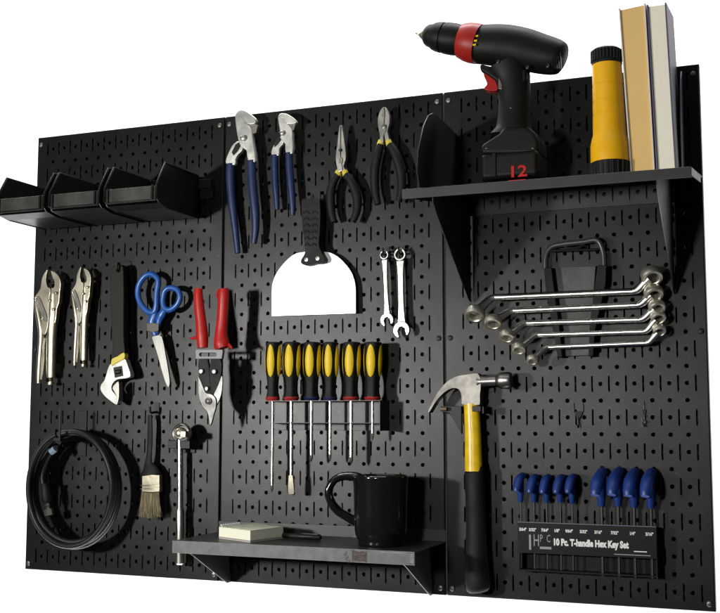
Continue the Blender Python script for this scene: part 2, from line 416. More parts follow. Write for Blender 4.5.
# ------------------------------------------------------------------ locking pliers
C3 = (20, 250, 4.09)
def locking(T, label, big):
    def pt(u, v, d): return T(u, v, d)
    t = thing('locking_pliers', pt(110, 550, .1), label, 'pliers', 'nickel locking pliers')
    D = 1.0
    def tr(pts, d, n=3): return cr([pt(u, v, d) for u, v in pts], n, True)
    # fixed jaw side plate with long handle
    mk('fixed_jaw', plate(NB(), tr([(125, 86), (145, 92), (160, 108), (167, 135), (163, 180), (160, 215), (152, 240), (146, 290), (132, 320), (116, 290), (110, 240), (108, 180), (122, 156), (137, 150), (138, 130), (128, 105)], D), .38), NICK, t, bev=.09, seg=3)
    mk('upright_handle', tube(NB(), [pt(138, 180, D-.2), pt(136, 250, D-.2), pt(132, 300, D-.2), pt(129, 350, D-.2), pt(127, 420, D-.2), pt(126, 500, D-.2), pt(126, 522, D-.2)],
                     [s*big for s in (.36, .44, .44, .40, .38, .36, .33)], 16, .75), NICK, t)
    mk('moving_jaw', plate(NB(), tr([(112, 80), (100, 92), (88, 120), (82, 158), (62, 188), (57, 202), (68, 222), (84, 262), (86, 310), (92, 345), (106, 340), (116, 290), (118, 215), (124, 160), (113, 150), (106, 125), (108, 100)], D+.12), .32), NICK, t, bev=.08, seg=3)
    mk('lever', tube(NB(), [pt(63, 195, D-.1), pt(72, 240, D-.1), pt(84, 300, D-.1), pt(88, 350, D-.1), pt(83, 420, D-.1), pt(78, 500, D-.1), pt(76, 545, D-.1)],
                     [s*big for s in (.16, .24, .27, .24, .22, .21, .16)], 12, .9), NICK, t)
    mk('release_lever', tube(NB(), [pt(104, 360, D-.15), pt(98, 390, D-.15), pt(97, 440, D-.15), pt(92, 500, D-.15), pt(88, 530, D-.15)], [s*big for s in (.1, .14, .14, .12, .08)], 10, 1.), NICK, t)
    mk('link_arm', plate(NB(), tr([(70, 195), (82, 200), (106, 262), (108, 290), (92, 282)], D+.2), .1), STEELD, t, bev=.02)
    A = pt(126, 520, D-.2); B_ = pt(126, 552, D-.2); L = (A-B_).length
    prof = [(0, .14*big)]
    for k in range(7): prof += [(L*(.1+.06*k), .17*big), (L*(.13+.06*k), .145*big)]
    prof += [(L*.6, .13*big), (L*.62, .26*big), (L*.95, .26*big), (L, .2*big)]
    mk('adjusting_screw', lathe(NB(), A, B_-A, prof, 18), NICK, t)
    for (u, v) in ((146, 176), (122, 207), (136, 243), (65, 202), (92, 278)):
        mk('rivet', rivet(pt(u, v, D+.15), .11*big, .07), CHROME, t)
    # teeth
    for k in range(5):
        b = NB(); c = pt(131+k*1.2, 100+k*9, D+.02); box(b, c.x-.05, c.x+.02, c.y, c.y+.2, c.z-.025, c.z+.025); mk('tooth', b, STEELD, t)
    return t
locking(lambda u, v, d: at(C3, u, v, d), 'larger pair of nickel locking pliers at the left edge of the board', 1.0)
def T2(u, v, d):   # second, smaller pair: same tool mapped onto its own footprint
    sx = 82/112; return at(C3, 209+(u-56)*sx, 68+(v-80)*(410/472)*1.0, d)
locking(T2, 'smaller pair of nickel locking pliers beside the black handled wrench', .78)

# ------------------------------------------------------------------ adjustable wrench
D4 = (90, 255, 3.955)
t = thing('adjustable_wrench', at(D4, 110, 390, .5), 'adjustable wrench hanging head down, dark grip and bright steel jaws', 'wrench')
mk('grip', plate(NB(), trace(D4, [(98, 40), (118, 38), (130, 50), (133, 120), (133, 220), (133, 330), (137, 390), (112, 402), (82, 418), (88, 370), (84, 300), (80, 200), (80, 110), (84, 55)], 1.25, 3), .55, ), OLIVE, t, bev=.2, seg=4)
mk('grip_edge', plate(NB(), trace(D4, [(84, 412), (108, 400), (134, 384), (136, 408), (122, 418), (96, 432), (84, 440)], 1.27, 2), .5), BRASS, t, bev=.06)
mk('head', plate(NB(), trace(D4, [(76, 436), (100, 422), (134, 408), (150, 440), (160, 478), (140, 488), (110, 492), (92, 505), (84, 530), (104, 555), (113, 560), (112, 582), (104, 592), (84, 580), (56, 556), (41, 532), (44, 512), (58, 492)], 1.2, 3), .5), BRITE, t, bev=.09, seg=3)
mk('moving_jaw', plate(NB(), trace(D4, [(88, 528), (98, 510), (112, 500), (114, 530), (114, 560), (108, 588), (102, 592), (106, 560)], 1.26, 2), .5), STEEL, t, bev=.05)
mk('window', plate(NB(), trace(D4, [(92, 446), (126, 438), (132, 478), (98, 486)], 1.22), .06), HOOK, t)
A = at(D4, 102, 464, 1.2); B_ = at(D4, 124, 460, 1.2)
prof = []
for k in range(9): prof += [((B_-A).length*(k/9), .13), ((B_-A).length*((k+.5)/9), .17)]
mk('worm_screw', lathe(NB(), A, B_-A, prof, 16), STEELD, t)

# ------------------------------------------------------------------ scissors
t = thing('scissors', at(D4, 262, 320, .3), 'blue handled scissors hanging points down', 'scissors')
mk('finger_loop', tube(NB(), [at(D4, u, v, .95) for u, v in [(250, 78), (270, 100), (264, 150), (262, 200), (254, 226), (232, 226), (204, 198), (190, 160), (194, 118), (215, 86), (235, 76)]], .21, 12, 1.0, closed=True, n=4), BLUE, t)
mk('thumb_loop', tube(NB(), [at(D4, u, v, .95) for u, v in [(322, 130), (345, 138), (356, 165), (346, 195), (320, 216), (297, 212), (288, 185), (293, 150), (305, 134)]], .20, 12, 1.0, closed=True, n=4), BLUE, t)
mk('handle_shank', tube(NB(), [at(D4, u, v, .9) for u, v in [(262, 150), (262, 200), (250, 245), (244, 270), (258, 318)]], [.2, .22, .3, .3, .2], 12, .7), BLUE, t)
mk('handle_shank', tube(NB(), [at(D4, u, v, .85) for u, v in [(300, 208), (284, 235), (272, 262), (262, 316)]], [.2, .28, .22, .14], 12, .8), BLUE, t)
mk('pivot_plate', plate(NB(), trace(D4, [(224, 270), (250, 268), (272, 272), (270, 300), (246, 306), (224, 300)], 1.12), .06), mat('brown_pivot_cap', (.05, .035, .025), .4), t, bev=.02)
mk('blade', plate(NB(), trace(D4, [(244, 326), (262, 318), (284, 322), (298, 390), (312, 470), (315, 508), (309, 524), (296, 500), (278, 440), (262, 380)], .92, 2), .10), SCIS, t, bev=.03)
mk('blade', plate(NB(), trace(D4, [(270, 322), (286, 322), (300, 390), (314, 470), (318, 512), (310, 520), (300, 480)], .80, 2), .08), STEELD, t, bev=.02)

# ------------------------------------------------------------------ tin snips
E5 = (180, 270, 3.6)
t = thing('tin_snips', at(E5, 108, 560, 1.0), 'red handled tin snips with grey latch, hanging points down across the panel seam', 'tin snips')
DS = 2.5
h = mk('handle', tube(NB(), [at(E5, u, v, DS) for u, v in [(68, 66), (66, 90), (70, 140), (76, 190), (80, 240), (82, 280)]], [.26, .32, .36, .38, .42, .36], 16, .85), RED, t)
mk('thumb_guard', tube(NB(), [at(E5, u, v, DS) for u, v in [(76, 238), (50, 246), (36, 244)]], [.14, .1, .05], 8), RED, h)
h = mk('handle', tube(NB(), [at(E5, u, v, DS) for u, v in [(156, 68), (157, 90), (155, 130), (152, 180), (148, 225), (150, 265), (154, 282)]], [.34, .38, .38, .38, .42, .54, .5], 16, .85), RED, t)
mk('hang_loop', tube(NB(), [at(E5, u, v, DS) for u, v in [(146, 70), (134, 78), (134, 98), (146, 108)]], .07, 8), RED, h)
mk('thumb_guard', tube(NB(), [at(E5, u, v, DS) for u, v in [(160, 262), (178, 272), (188, 284)]], [.16, .12, .06], 8), RED, h)
hole = trace(E5, [(72, 298), (128, 298), (132, 304), (128, 311), (72, 311), (68, 304)], DS+.25)
mk('latch', plate(NB(), trace(E5, [(57, 286), (152, 286), (154, 292), (150, 320), (56, 320), (55, 292)], DS+.25), .3, [hole]), mat('grey_latch_plastic', (.17, .17, .18), .45, bump=.2), t, bev=.03)
mk('jaw_body', plate(NB(), trace(E5, [(68, 322), (100, 320), (108, 400), (112, 440), (96, 448), (72, 400), (66, 360)], DS+.05, 2), .22), DARK, t, bev=.05)
mk('jaw_body', plate(NB(), trace(E5, [(110, 320), (146, 322), (150, 360), (140, 410), (118, 450), (106, 440), (104, 400)], DS+.02, 2), .22), DARK, t, bev=.05)
mk('blade', plate(NB(), trace(E5, [(66, 382), (76, 402), (92, 440), (112, 446), (128, 462), (130, 490), (122, 520), (109, 562), (102, 530), (96, 510), (78, 490), (66, 450), (64, 410)], DS+.1, 3), .16), SNIP, t, bev=.05)
mk('blade', plate(NB(), trace(E5, [(152, 380), (153, 410), (148, 450), (136, 480), (126, 500), (112, 540), (118, 480), (120, 450), (138, 410), (146, 388)], DS+.0, 2), .12), SNIP, t, bev=.04)
for (u, v, r) in ((77, 365, .19), (124, 366, .18), (97, 427, .17), (103, 472, .24)):
    rv = mk('bolt', rivet(at(E5, u, v, DS+.12), r, .12), STEEL, t)
mk('nut', lathe(NB(), at(E5, 103, 472, DS+.2), (0, -1, 0), [(0, .14), (.14, .14), (.16, .1)], 6), SNIP, t)

# ------------------------------------------------------------------ hooks
def hook(c, u, v, reach, label, r=.06, plate_=(.28, 1.0), tip=.3, d=.0):
    p = at(c, u, v, reach); x, z = p.x, p.z
    t = thing('peg_hook', (x, 0, z), label, 'hook', 'small black peg hooks')
    b = NB(); box(b, x-plate_[0]/2, x+plate_[0]/2, -.07, -.01, z-plate_[1]/2, z+plate_[1]/2); mk('mounting_plate', b, HOOK, t, bev=.02)
    mk('prong', tube(NB(), [(x, -.03, z-.05), (x, -reach*.6, z-.1), (x, -reach+.1, z-.08), (x, -reach, z+tip)], r, 10, ref=(1, 0, 0)), HOOK, t)
    return t
hook(D4, 104, 56, 1.55, 'black peg hook through the top of the adjustable wrench', .09, (.5, 1.4))
hook(K6 := (360, 235, 5.33), 122, 92, .95, 'black peg hook inside the ring of the narrower wrench', .07, (.25, 1.0))
hook(K6, 206, 88, .95, 'black peg hook inside the ring of the wider wrench', .07, (.25, 1.0))
hook(G7 := (120, 400, 2.878), 86, 32, .95, 'black peg hook above the paint brush handle', .08, (.4, 1.2))
hook((275, 190, 10.2), 380, 90, 1.0, 'black peg hook above the handle of the white scraper', .1, (.35, 1.4))
# hooks carrying nothing
def bare_hook(u, v, label, bent):
    c = (560, 385, 6.545); p = at(c, u, v, 0); x, z = p.x, p.z
    t = thing('peg_hook', (x, 0, z), label, 'hook', 'bare wire hooks')
    w = .28 if not bent else .12
    P = [Vector((x-w, -.12, z+.12)), Vector((x+w, -.12, z+.12)), Vector((x+w*.55, -.16, z-.2)), Vector((x, -.2, z-.42)), Vector((x-w*.55, -.16, z-.2))]
    b = NB()
    f = [b.verts.new(q) for q in P]; g = [b.verts.new(q+Vector((0, .12, 0))) for q in P]
    b.faces.new(f); b.faces.new(g)
    for i in range(5): b.faces.new((f[i], f[(i+1) % 5], g[(i+1) % 5], g[i]))
    mk('clip_body', b, HOOK, t, bev=.02)
    for s in ((-1, 1) if not bent else (0,)): mk('wire', tube(NB(), [(x+s*w, -.15, z+.1), (x+s*w, -.1, z+.4), (x+s*w, .02, z+.62)], .025, 8), STEELD, t)
    mk('prong', tube(NB(), [(x, -.15, z-.25), (x+.02, -.22, z-.5), (x+.03, -.32, z-.78), (x+.02, -.42, z-.86), (x, -.52, z-.72)], .045, 8, ref=(1, 0, 0)), HOOK if not bent else STEELD, t)
    if bent: mk('spring', tube(NB(), [(x+.12*math.cos(a), -.35-.03*a, z-.25-.05*a+.1*math.sin(a)) for a in [k*.7 for k in range(16)]], .02, 6), STEELD, t)
bare_hook(124, 185, 'empty triangular black hook above the blue hex keys', False)
bare_hook(553, 175, 'empty thin bent wire hook near the right edge of the board', True)

# ------------------------------------------------------------------ cable coil
F6 = (15, 400, 3.83)
hk = thing('coil_hook', at(F6, 262, 130, 0), 'wide black strap hook holding the cable coil', 'hook')
hx = at(F6, 262, 60, 0); hz0 = at(F6, 262, 40, 0).z; hz1 = at(F6, 262, 215, 0).z
b = NB(); box(b, hx.x-.36, hx.x+.36, -.12, -.01, hz1, hz0); mk('mounting_plate', b, HOOK, hk, bev=.03)
hp = at(F6, 175, 150, 3.0); ht = at(F6, 174, 35, 3.0)
b = NB(); box(b, hx.x-.30, hx.x+.30, -3.0, -.1, hp.z-.15, hp.z+.05); mk('arm', b, HOOK, hk, bev=.03)
b = NB(); box(b, ht.x-.09, ht.x+.09, -3.08, -2.98, hp.z-.15, ht.z); mk('upturned_tip', b, HOOK, hk, bev=.03)
tc_ = thing('cable_coil', at(F6, 220, 570, 1.4), 'coil of black cable looped over a hook, its metal connector hanging inside', 'cable')
P = []
loops = [((205, 345), (155, 222), 2.6), ((218, 338), (158, 215), 2.3), ((232, 330), (152, 205), 1.9), ((222, 345), (172, 225), 1.6), ((240, 340), (160, 214), 1.3)]
N = 26
for i, (c, rr, d) in enumerate(loops):
    c2, r2, d2 = loops[min(i+1, len(loops)-1)]
    for k in range(N):
        f = k/N; a = math.pi/2+2*math.pi*f+.3
        cu = c[0]*(1-f)+c2[0]*f; cv = c[1]*(1-f)+c2[1]*f; ru = rr[0]*(1-f)+r2[0]*f; rv = rr[1]*(1-f)+r2[1]*f; dd = d*(1-f)+d2*f
        P.append(at(F6, cu+ru*math.cos(a), cv-rv*math.sin(a), dd+.12*math.sin(3*a+i)))
cab = mk('cable', tube(NB(), P, .20, 12, n=2), BRAID, tc_)
P = [at(F6, u, v, 1.7) for u, v in [(160, 170), (128, 215), (108, 270), (106, 310), (116, 350), (122, 395)]]
mk('cable_end', tube(NB(), P, .17, 12), BRAID, tc_)
a_, b_ = at(F6, 114, 320, 1.7), at(F6, 124, 395, 1.7)
mk('strain_sleeve', lathe(NB(), a_, b_-a_, [(0, .2), (.3, .3), ((b_-a_).length*.8, .33), ((b_-a_).length, .22)], 16), DARK, tc_)
a_, b_ = at(F6, 122, 390, 1.7), at(F6, 132, 445, 1.7); LL = (b_-a_).length
mk('connector', lathe(NB(), a_, b_-a_, [(0, .16), (LL*.3, .2), (LL*.35, .15), (LL*.5, .15), (LL*.52, .32), (LL*.95, .32), (LL, .25)], 6), STEELD, tc_)
a_ = at(F6, 138, 200, 2.0); b_ = at(F6, 162, 180, 2.0)
mk('tie_band', lathe(NB(), a_, b_-a_, [(0, .24), (.45, .24)], 14), mat('pale_blue_tie', (.18, .24, .33), .4), tc_)

# ------------------------------------------------------------------ paint brush
t = thing('paint_brush', at(G7, 90, 340, .3), 'paint brush with black handle, tin ferrule and worn pale bristles', 'paint brush')
mk('handle', tube(NB(), [at(G7, u, v, .75) for u, v in [(86, 42), (87, 80), (86, 120), (84, 160), (82, 180), (86, 200), (88, 216)]], [.16, .2, .22, .22, .3, .62, .85], 16, .38), DARK, t)
mk('ferrule', plate(NB(), trace(G7, [(62, 215), (88, 213), (114, 215), (114, 266), (88, 268), (61, 266)], 1.0), .42), FERR, t, bev=.08, seg=3)
for v in (246, 256): mk('crimp', tube(NB(), [at(G7, 60, v, .98), at(G7, 88, v, 1.02), at(G7, 115, v, .98)], .03, 6), FERR, t)
b = NB(); 
for k in range(420):
    f = random.random(); g = random.random(); u0 = 63+f*49; u1 = 57+f*62+random.uniform(-3, 3); v1 = random.uniform(316, 344)-abs(f-.5)*12
    tube(b, [at(G7, u0, 264, .65+g*.3), at(G7, (u0+u1)/2, 300, .62+g*.36), at(G7, u1, v1, .55+g*.5)], [.02, .02, .008], 4, n=1, cap=False)
o = mk('bristles', b, BRIS, t)

# ------------------------------------------------------------------ swivel head bar in its holder
t = thing('breaker_bar', at(G7, 172, 470, .6), 'long chrome breaker bar with round swivel head, passing behind the low shelf edge', 'wrench')
W7 = (160, 415, 13.62)
cH = at(W7, 285, 250, 1.5)
h = mk('head', lathe(NB(), Vector((cH.x, -1.0, cH.z)), (0, -1, 0), [(0, .40), (.05, .52), (.25, .54), (.32, .50), (.33, .1)], 36), OXIDE, t)
mk('swivel_ring', tube(NB(), [(cH.x+.60*math.cos(a), -1.38, cH.z+.60*math.sin(a)) for a in [math.radians(-52+284*k/28) for k in range(29)]], .105, 12, 1.9, n=1), CHROME, h)
mk('boss', lathe(NB(), Vector((cH.x-.08, -1.2, cH.z)), (0, -1, 0), [(0, .40), (.25, .40), (.42, .34), (.54, .22), (.58, .08)], 28), NICK, h)
q = at(W7, 325, 262, 2.1)
b = NB(); box(b, q.x-.22, q.x+.22, -2.25, -1.8, q.z-.22, q.z+.22); mk('square_drive', b, NICK, h, bev=.06)
mk('shaft', tube(NB(), [at(G7, u, v, .8) for u, v in [(172, 112), (173, 160), (173, 230), (173, 318)]], [.17, .21, .21, .21], 16), CHROME, t)
mk('grip', tube(NB(), [at(G7, u, v, .8) for u, v in [(173, 312), (173, 320), (173, 400), (173, 470), (173, 474)]], [.24, .29, .29, .29, .2], 20, n=1), STEEL, t)
t = thing('tool_holder', at(G7, 170, 130, 0), 'black forked holder just under the round chrome wrench head', 'tool holder')
p0 = at(W7, 135, 345, .6); p1 = at(W7, 540, 460, .6)
for (ua, ub) in ((135, 250), (300, 430)):
    xa_ = at(W7, ua, 400, .9).x; xb_ = at(W7, ub, 400, .9).x
    b = NB(); box(b, xa_, xb_, -1.15, -.1, p1.z, p0.z); mk('fork_arm', b, HOOK, t, bev=.04)
b = NB(); box(b, at(W7, 135, 400, .1).x+.3, at(W7, 430, 400, .1).x+.3, -.12, -.01, p1.z-.3, p0.z+.3); mk('mounting_plate', b, HOOK, t, bev=.03)

# ------------------------------------------------------------------ groove joint pliers
H8 = (210, 95, 3.606)
t = thing('groove_pliers', at(H8, 130, 570, .3), 'larger navy gripped groove joint pliers next to the panel seam', 'pliers', 'navy gripped groove joint pliers')
mk('slotted_jaw', plate(NB(), trace(H8, [(90, 72), (98, 58), (118, 56), (122, 90), (140, 108), (150, 122), (156, 170), (164, 240), (136, 240), (130, 200), (112, 188), (100, 160), (92, 110)], 1.05, 2), .36), BRITE, t, bev=.09, seg=3)
mk('upper_jaw', plate(NB(), trace(H8, [(100, 56), (122, 54), (150, 72), (165, 88), (160, 104), (134, 104), (118, 86), (98, 70)], 1.15, 2), .34), BRITE, t, bev=.09, seg=3)
mk('jaw_teeth', plate(NB(), trace(H8, [(112, 84), (132, 106), (164, 104), (172, 110), (166, 136), (154, 140), (140, 118), (118, 100)], .98, 0), .3), STEELD, t, bev=.02)
mk('lower_arm', plate(NB(), trace(H8, [(100, 166), (118, 178), (116, 200), (102, 214), (92, 232), (90, 252), (58, 250), (58, 226), (78, 184), (92, 170)], .8, 2), .34), BRITE, t, bev=.08, seg=3)
mk('groove', plate(NB(), trace(H8, [(92, 178), (104, 170), (112, 180), (98, 204), (84, 218), (78, 206)], .84, 0), .05), HOOK, t, bev=.01)
mk('bolt', lathe(NB(), at(H8, 121, 156, 1.1), (0, -1, 0), [(0, .22), (.14, .22), (.18, .16), (.2, .05)], 6), STEEL, t)
mk('grip', tube(NB(), [at(H8, u, v, .65) for u, v in [(74, 248), (74, 300), (78, 370), (86, 440), (94, 510), (100, 570)]], [.29, .31, .30, .27, .23, .2], 14, .85), NAVY, t)
mk('grip', tube(NB(), [at(H8, u, v, .9) for u, v in [(150, 236), (152, 300), (158, 370), (164, 430), (164, 490), (158, 536)]], [.28, .30, .32, .30, .25, .2], 14, .85), NAVY, t)
t = thing('groove_pliers', at(H8, 270, 430, .3), 'smaller navy gripped groove joint pliers second from the panel seam', 'pliers', 'navy gripped groove joint pliers')
mk('slotted_jaw', plate(NB(), trace(H8, [(244, 84), (250, 68), (264, 66), (272, 96), (284, 106), (296, 124), (298, 160), (298, 210), (272, 210), (270, 176), (256, 160), (250, 120)], 1.0, 2), .32), BRITE, t, bev=.07, seg=3)
mk('upper_jaw', plate(NB(), trace(H8, [(250, 68), (270, 66), (292, 76), (310, 92), (308, 102), (276, 104), (264, 88), (250, 80)], 1.08, 2), .3), BRITE, t, bev=.07, seg=3)
mk('jaw_teeth', plate(NB(), trace(H8, [(258, 84), (274, 104), (304, 102), (308, 108), (302, 126), (296, 128), (284, 112), (264, 98)], .93), .25), STEELD, t, bev=.02)
mk('lower_arm', plate(NB(), trace(H8, [(256, 150), (268, 160), (262, 178), (250, 192), (248, 218), (222, 218), (222, 196), (236, 168), (246, 154)], .75, 2), .28), BRITE, t, bev=.07, seg=3)
mk('groove', plate(NB(), trace(H8, [(244, 152), (252, 150), (256, 162), (244, 178), (232, 188), (230, 176)], .79), .05), HOOK, t, bev=.01)
mk('bolt', lathe(NB(), at(H8, 262, 138, 1.04), (0, -1, 0), [(0, .19), (.12, .19), (.16, .14), (.18, .05)], 6), STEEL, t)
mk('grip', tube(NB(), [at(H8, u, v, .65) for u, v in [(234, 216), (234, 260), (236, 320), (240, 370), (242, 414)]], [.22, .24, .24, .21, .17], 14, .85), NAVY, t)
mk('grip', tube(NB(), [at(H8, u, v, .85) for u, v in [(285, 208), (286, 250), (290, 300), (295, 360), (298, 400), (298, 434)]], [.24, .26, .27, .25, .22, .17], 14, .85), NAVY, t)

# ------------------------------------------------------------------ long nose pliers and side cutters
I9 = (310, 90, 4.09)
t = thing('long_nose_pliers', at(I9, 140, 540, .3), 'long nose pliers with short open black handles, nose pointing up', 'pliers')
mk('jaw', plate(NB(), trace(I9, [(118, 152), (125, 150), (125, 230), (125, 262), (130, 300), (134, 330), (108, 336), (110, 318), (104, 295), (104, 262), (110, 220)], .95, 2), .34), STEEL, t, bev=.07, seg=3)
mk('jaw', plate(NB(), trace(I9, [(126, 150), (132, 152), (140, 200), (147, 255), (146, 285), (138, 312), (148, 334), (130, 340), (122, 300), (126, 262)], .9, 2), .34), STEEL, t, bev=.07, seg=3)
mk('cutting_notch', plate(NB(), trace(I9, [(118, 280), (126, 275), (133, 282), (131, 300), (118, 300)], .97), .05), STEELD, t)
mk('rivet', rivet(at(I9, 124, 246, .95), .11, .06), HOOK, t)
mk('grip_edge', tube(NB(), [at(I9, 117, 330, .8), at(I9, 112, 350, .8)], [.2, .24], 12, .8, n=1), BRASS, t)
mk('grip_edge', tube(NB(), [at(I9, 141, 330, .8), at(I9, 148, 350, .8)], [.2, .24], 12, .8, n=1), BRASS, t)
mk('grip', tube(NB(), [at(I9, u, v, .8) for u, v in [(114, 346), (98, 370), (86, 410), (84, 450), (88, 500), (98, 540)]], [.24, .29, .31, .31, .27, .22], 14, .85), DARK, t)
mk('grip', tube(NB(), [at(I9, u, v, .8) for u, v in [(146, 346), (166, 370), (184, 410), (194, 450), (190, 500), (174, 540)]], [.24, .29, .31, .31, .27, .22], 14, .85), DARK, t)
t = thing('side_cutters', at(I9, 320, 460, .3), 'side cutting pliers with rounded jaws and black handles, highest pliers on the board', 'pliers')
mk('jaw', plate(NB(), trace(I9, [(300, 70), (303, 72), (303, 120), (302, 142), (312, 156), (308, 170), (300, 186), (300, 214), (282, 214), (286, 190), (278, 150), (277, 118), (286, 86)], .95, 2), .34), STEEL, t, bev=.07, seg=3)
mk('jaw', plate(NB(), trace(I9, [(304, 70), (316, 82), (326, 108), (325, 140), (318, 168), (326, 212), (310, 218), (302, 180), (296, 150), (304, 130)], .9, 2), .34), STEEL, t, bev=.07, seg=3)
mk('rivet', rivet(at(I9, 302, 150, .95), .16, .06), STEELD, t)
mk('cutting_notch', plate(NB(), trace(I9, [(292, 108), (302, 84), (305, 84), (304, 112)], .97), .03), STEELD, t)
mk('grip_edge', tube(NB(), [at(I9, 292, 206, .8), at(I9, 286, 226, .8)], [.2, .24], 12, .8, n=1), BRASS, t)
mk('grip_edge', tube(NB(), [at(I9, 319, 206, .8), at(I9, 326, 226, .8)], [.2, .24], 12, .8, n=1), BRASS, t)
mk('grip', tube(NB(), [at(I9, u, v, .8) for u, v in [(289, 222), (278, 260), (268, 310), (264, 360), (268, 420), (278, 468)]], [.24, .30, .31, .31, .27, .22], 14, .85), DARK, t)
mk('grip', tube(NB(), [at(I9, u, v, .8) for u, v in [(325, 222), (345, 255), (362, 300), (374, 350), (374, 410), (362, 456)]], [.24, .29, .31, .31, .27, .22], 14, .85), DARK, t)

# ------------------------------------------------------------------ scraper
J10 = (260, 190, 4.379)
t = thing('scraper', at(J10, 235, 550, .2), 'wide white steel scraper with rounded shoulders and black handle', 'scraper')
mk('blade', plate(NB(), cr([at(J10, u, v, .55) for u, v in [(52, 552), (52, 500), (52, 440), (56, 405), (75, 360), (110, 315), (150, 282), (190, 272), (230, 270), (270, 270), (310, 276), (350, 300), (390, 345), (410, 385), (418, 430), (419, 480), (419, 540)]], 4), .06), BLADE, t)
J11 = (275, 190, 10.2)
h = mk('handle', plate(NB(), trace(J10, [(182, 45), (200, 38), (256, 38), (262, 48), (264, 110), (262, 180), (258, 235), (268, 270), (283, 300), (276, 318), (240, 322), (205, 330), (182, 322), (180, 305), (196, 275), (194, 230), (186, 170), (182, 110)], 1.1, 3), .75), DARK, t, bev=.16, seg=4)
for k, v in enumerate((226, 292, 356, 424, 490, 556)):
    w = 1-.045*k; cx_ = 362
    for s in (-1, 1):
        mk('grip_ridge', tube(NB(), [at(J11, cx_+s*u*w, v+dv, 1.12) for u, dv in ((80, 12), (58, -4), (36, -8), (10, 14))], [.03, .05, .06, .04], 8), HOOK, h)
for (u, v) in ((204, 304), (253, 299)):
    mk('rivet', lathe(NB(), at(J10, u, v, 1.1), (0, -1, 0), [(0, .14), (.05, .14), (.06, .08), (.01, .07)], 18), STEEL, t)

# ------------------------------------------------------------------ combination wrenches
def combo(c, ring, rr, ax, jaw, jr, w, label):
    t = thing('combination_wrench', at(c, jaw[0], jaw[1]+jr, .4), label, 'wrench', 'chrome combination wrenches')
    R = at(c, ring[0], ring[1], .75); J = at(c, jaw[0], jaw[1], .75)
    k = (at(c, ring[0]+10, ring[1], .75)-at(c, ring[0], ring[1], .75)).length/10
    ro, ri = rr[0]*k, rr[1]*k
    mk('ring', plate(NB(), circ(R, ro, 32, ry=ro*1.0), .3, [circ(R, ri, 12)]), CHROME, t, bev=.05, seg=3)
    d = (J-R).normalized()
    A = R+d*ro*.92; B_ = J-d*jr*k*.75; M = (A+B_)/2
    s = Vector((-d.z, 0, d.x)); L = []
    for f, ww in ((0, 1.25), (.1, 1.05), (.25, .9), (.5, .85), (.75, .92), (.92, 1.1), (1, 1.35)): L.append((A.lerp(B_, f), w*k*ww))
    P = [p+s*q for p, q in L]+[p-s*q for p, q in reversed(L)]
    sh = mk('shank', plate(NB(), [Vector((p.x, -.7, p.z)) for p in P], .2), CHROME, t, bev=.06, seg=3)
    # raised centre web lines
    P = [A.lerp(B_, .2)+s*w*k*.35, A.lerp(B_, .8)+s*w*k*.35, A.lerp(B_, .8)-s*w*k*.35, A.lerp(B_, .2)-s*w*k*.35]
    mk('name_panel', plate(NB(), [Vector((p.x, -.715, p.z)) for p in P], .03), STEEL, t, bev=.01)
    # open end
    ang = math.atan2(d.z, d.x)+math.radians(12); g = math.radians(38); n = 20; O = []
    for i in range(n+1):
        a = ang+g+(2*math.pi-2*g)*i/n; O.append(Vector((J.x+jr*k*math.cos(a), -.78, J.z+jr*k*math.sin(a))))
    e = Vector((math.cos(ang), 0, math.sin(ang))); e2 = Vector((-e.z, 0, e.x)); gw = jr*k*.42
    inner = [J+e*jr*k*.75-e2*gw, J-e*jr*k*.05-e2*gw, J-e*jr*k*.32-e2*gw*.4, J-e*jr*k*.32+e2*gw*.4, J-e*jr*k*.05+e2*gw, J+e*jr*k*.75+e2*gw]
    O += [Vector((p.x, -.78, p.z)) for p in inner]
    mk('open_jaw', plate(NB(), O, .28), CHROME, t, bev=.05, seg=3)
combo(K6, (127, 105), (24, 15), 0, (143, 452), 35, 14, 'narrower and shorter chrome combination wrench, hung by its ring')
combo(K6, (211, 103), (32, 21), 0, (220, 506), 44, 18, 'wider and longer chrome combination wrench, hung by its ring')

# ------------------------------------------------------------------ screwdrivers and their rack
L12 = (250, 330, 3.606)
def wx(u, v, d): return at(L12, u, v, d)
t = thing('screwdriver_rack', wx(270, 360, 0), 'thin dark sheet rack holding the row of screwdrivers', 'tool rack')
x0, x1 = wx(45, 300, 1.0).x+.3, wx(478, 300, 1.0).x+.1
zt = wx(270, 254, 1.6).z; zb = wx(270, 334, 1.6).z; zl = wx(270, 362, .2).z
b = NB()
sx_ = [wx(u, 256, 1.3).x for u in (82, 149, 222, 289, 365, 442)]
for z in (zt, zb):
    edges = [x0]+[v for x in sx_ for v in (x-.14, x+.14)]+[x1]
    box(b, x0, x1, -1.75, -1.5, z-.04, z); box(b, x0, x1, -1.1, -.1, z-.04, z)
    for i in range(0, len(edges), 2): box(b, edges[i], edges[i+1], -1.5, -1.1, z-.04, z)
mk('rack_sheet', b, BOARD, t)
b = NB(); box(b, x0+.2, x1, -.10, -.05, zl, zt); mk('back_plate', b, BOARD, t, bev=.01)
b = NB(); box(b, x1-.05, x1, -1.7, -.1, zl, zt-.05); mk('end_wall', b, SHELF, t, bev=.01)
drv = [(82, 82, 585, None), (149, 149, 592, 'flat'), (222, 222, 476, None), (289, 289, 474, None), (365, 365, 484, None), (442, 442, 398, None)]
labs = ['leftmost screwdriver in the rack, red collar, long thin shaft', 'second screwdriver from the left, red collar, longest shaft with flat blade', 'third screwdriver from the left, dark blue collar, medium shaft',
        'fourth screwdriver from the left, dark blue collar, medium thin shaft', 'fifth screwdriver from the left, red collar, medium thick shaft', 'rightmost screwdriver in the rack, red collar, shortest shaft']
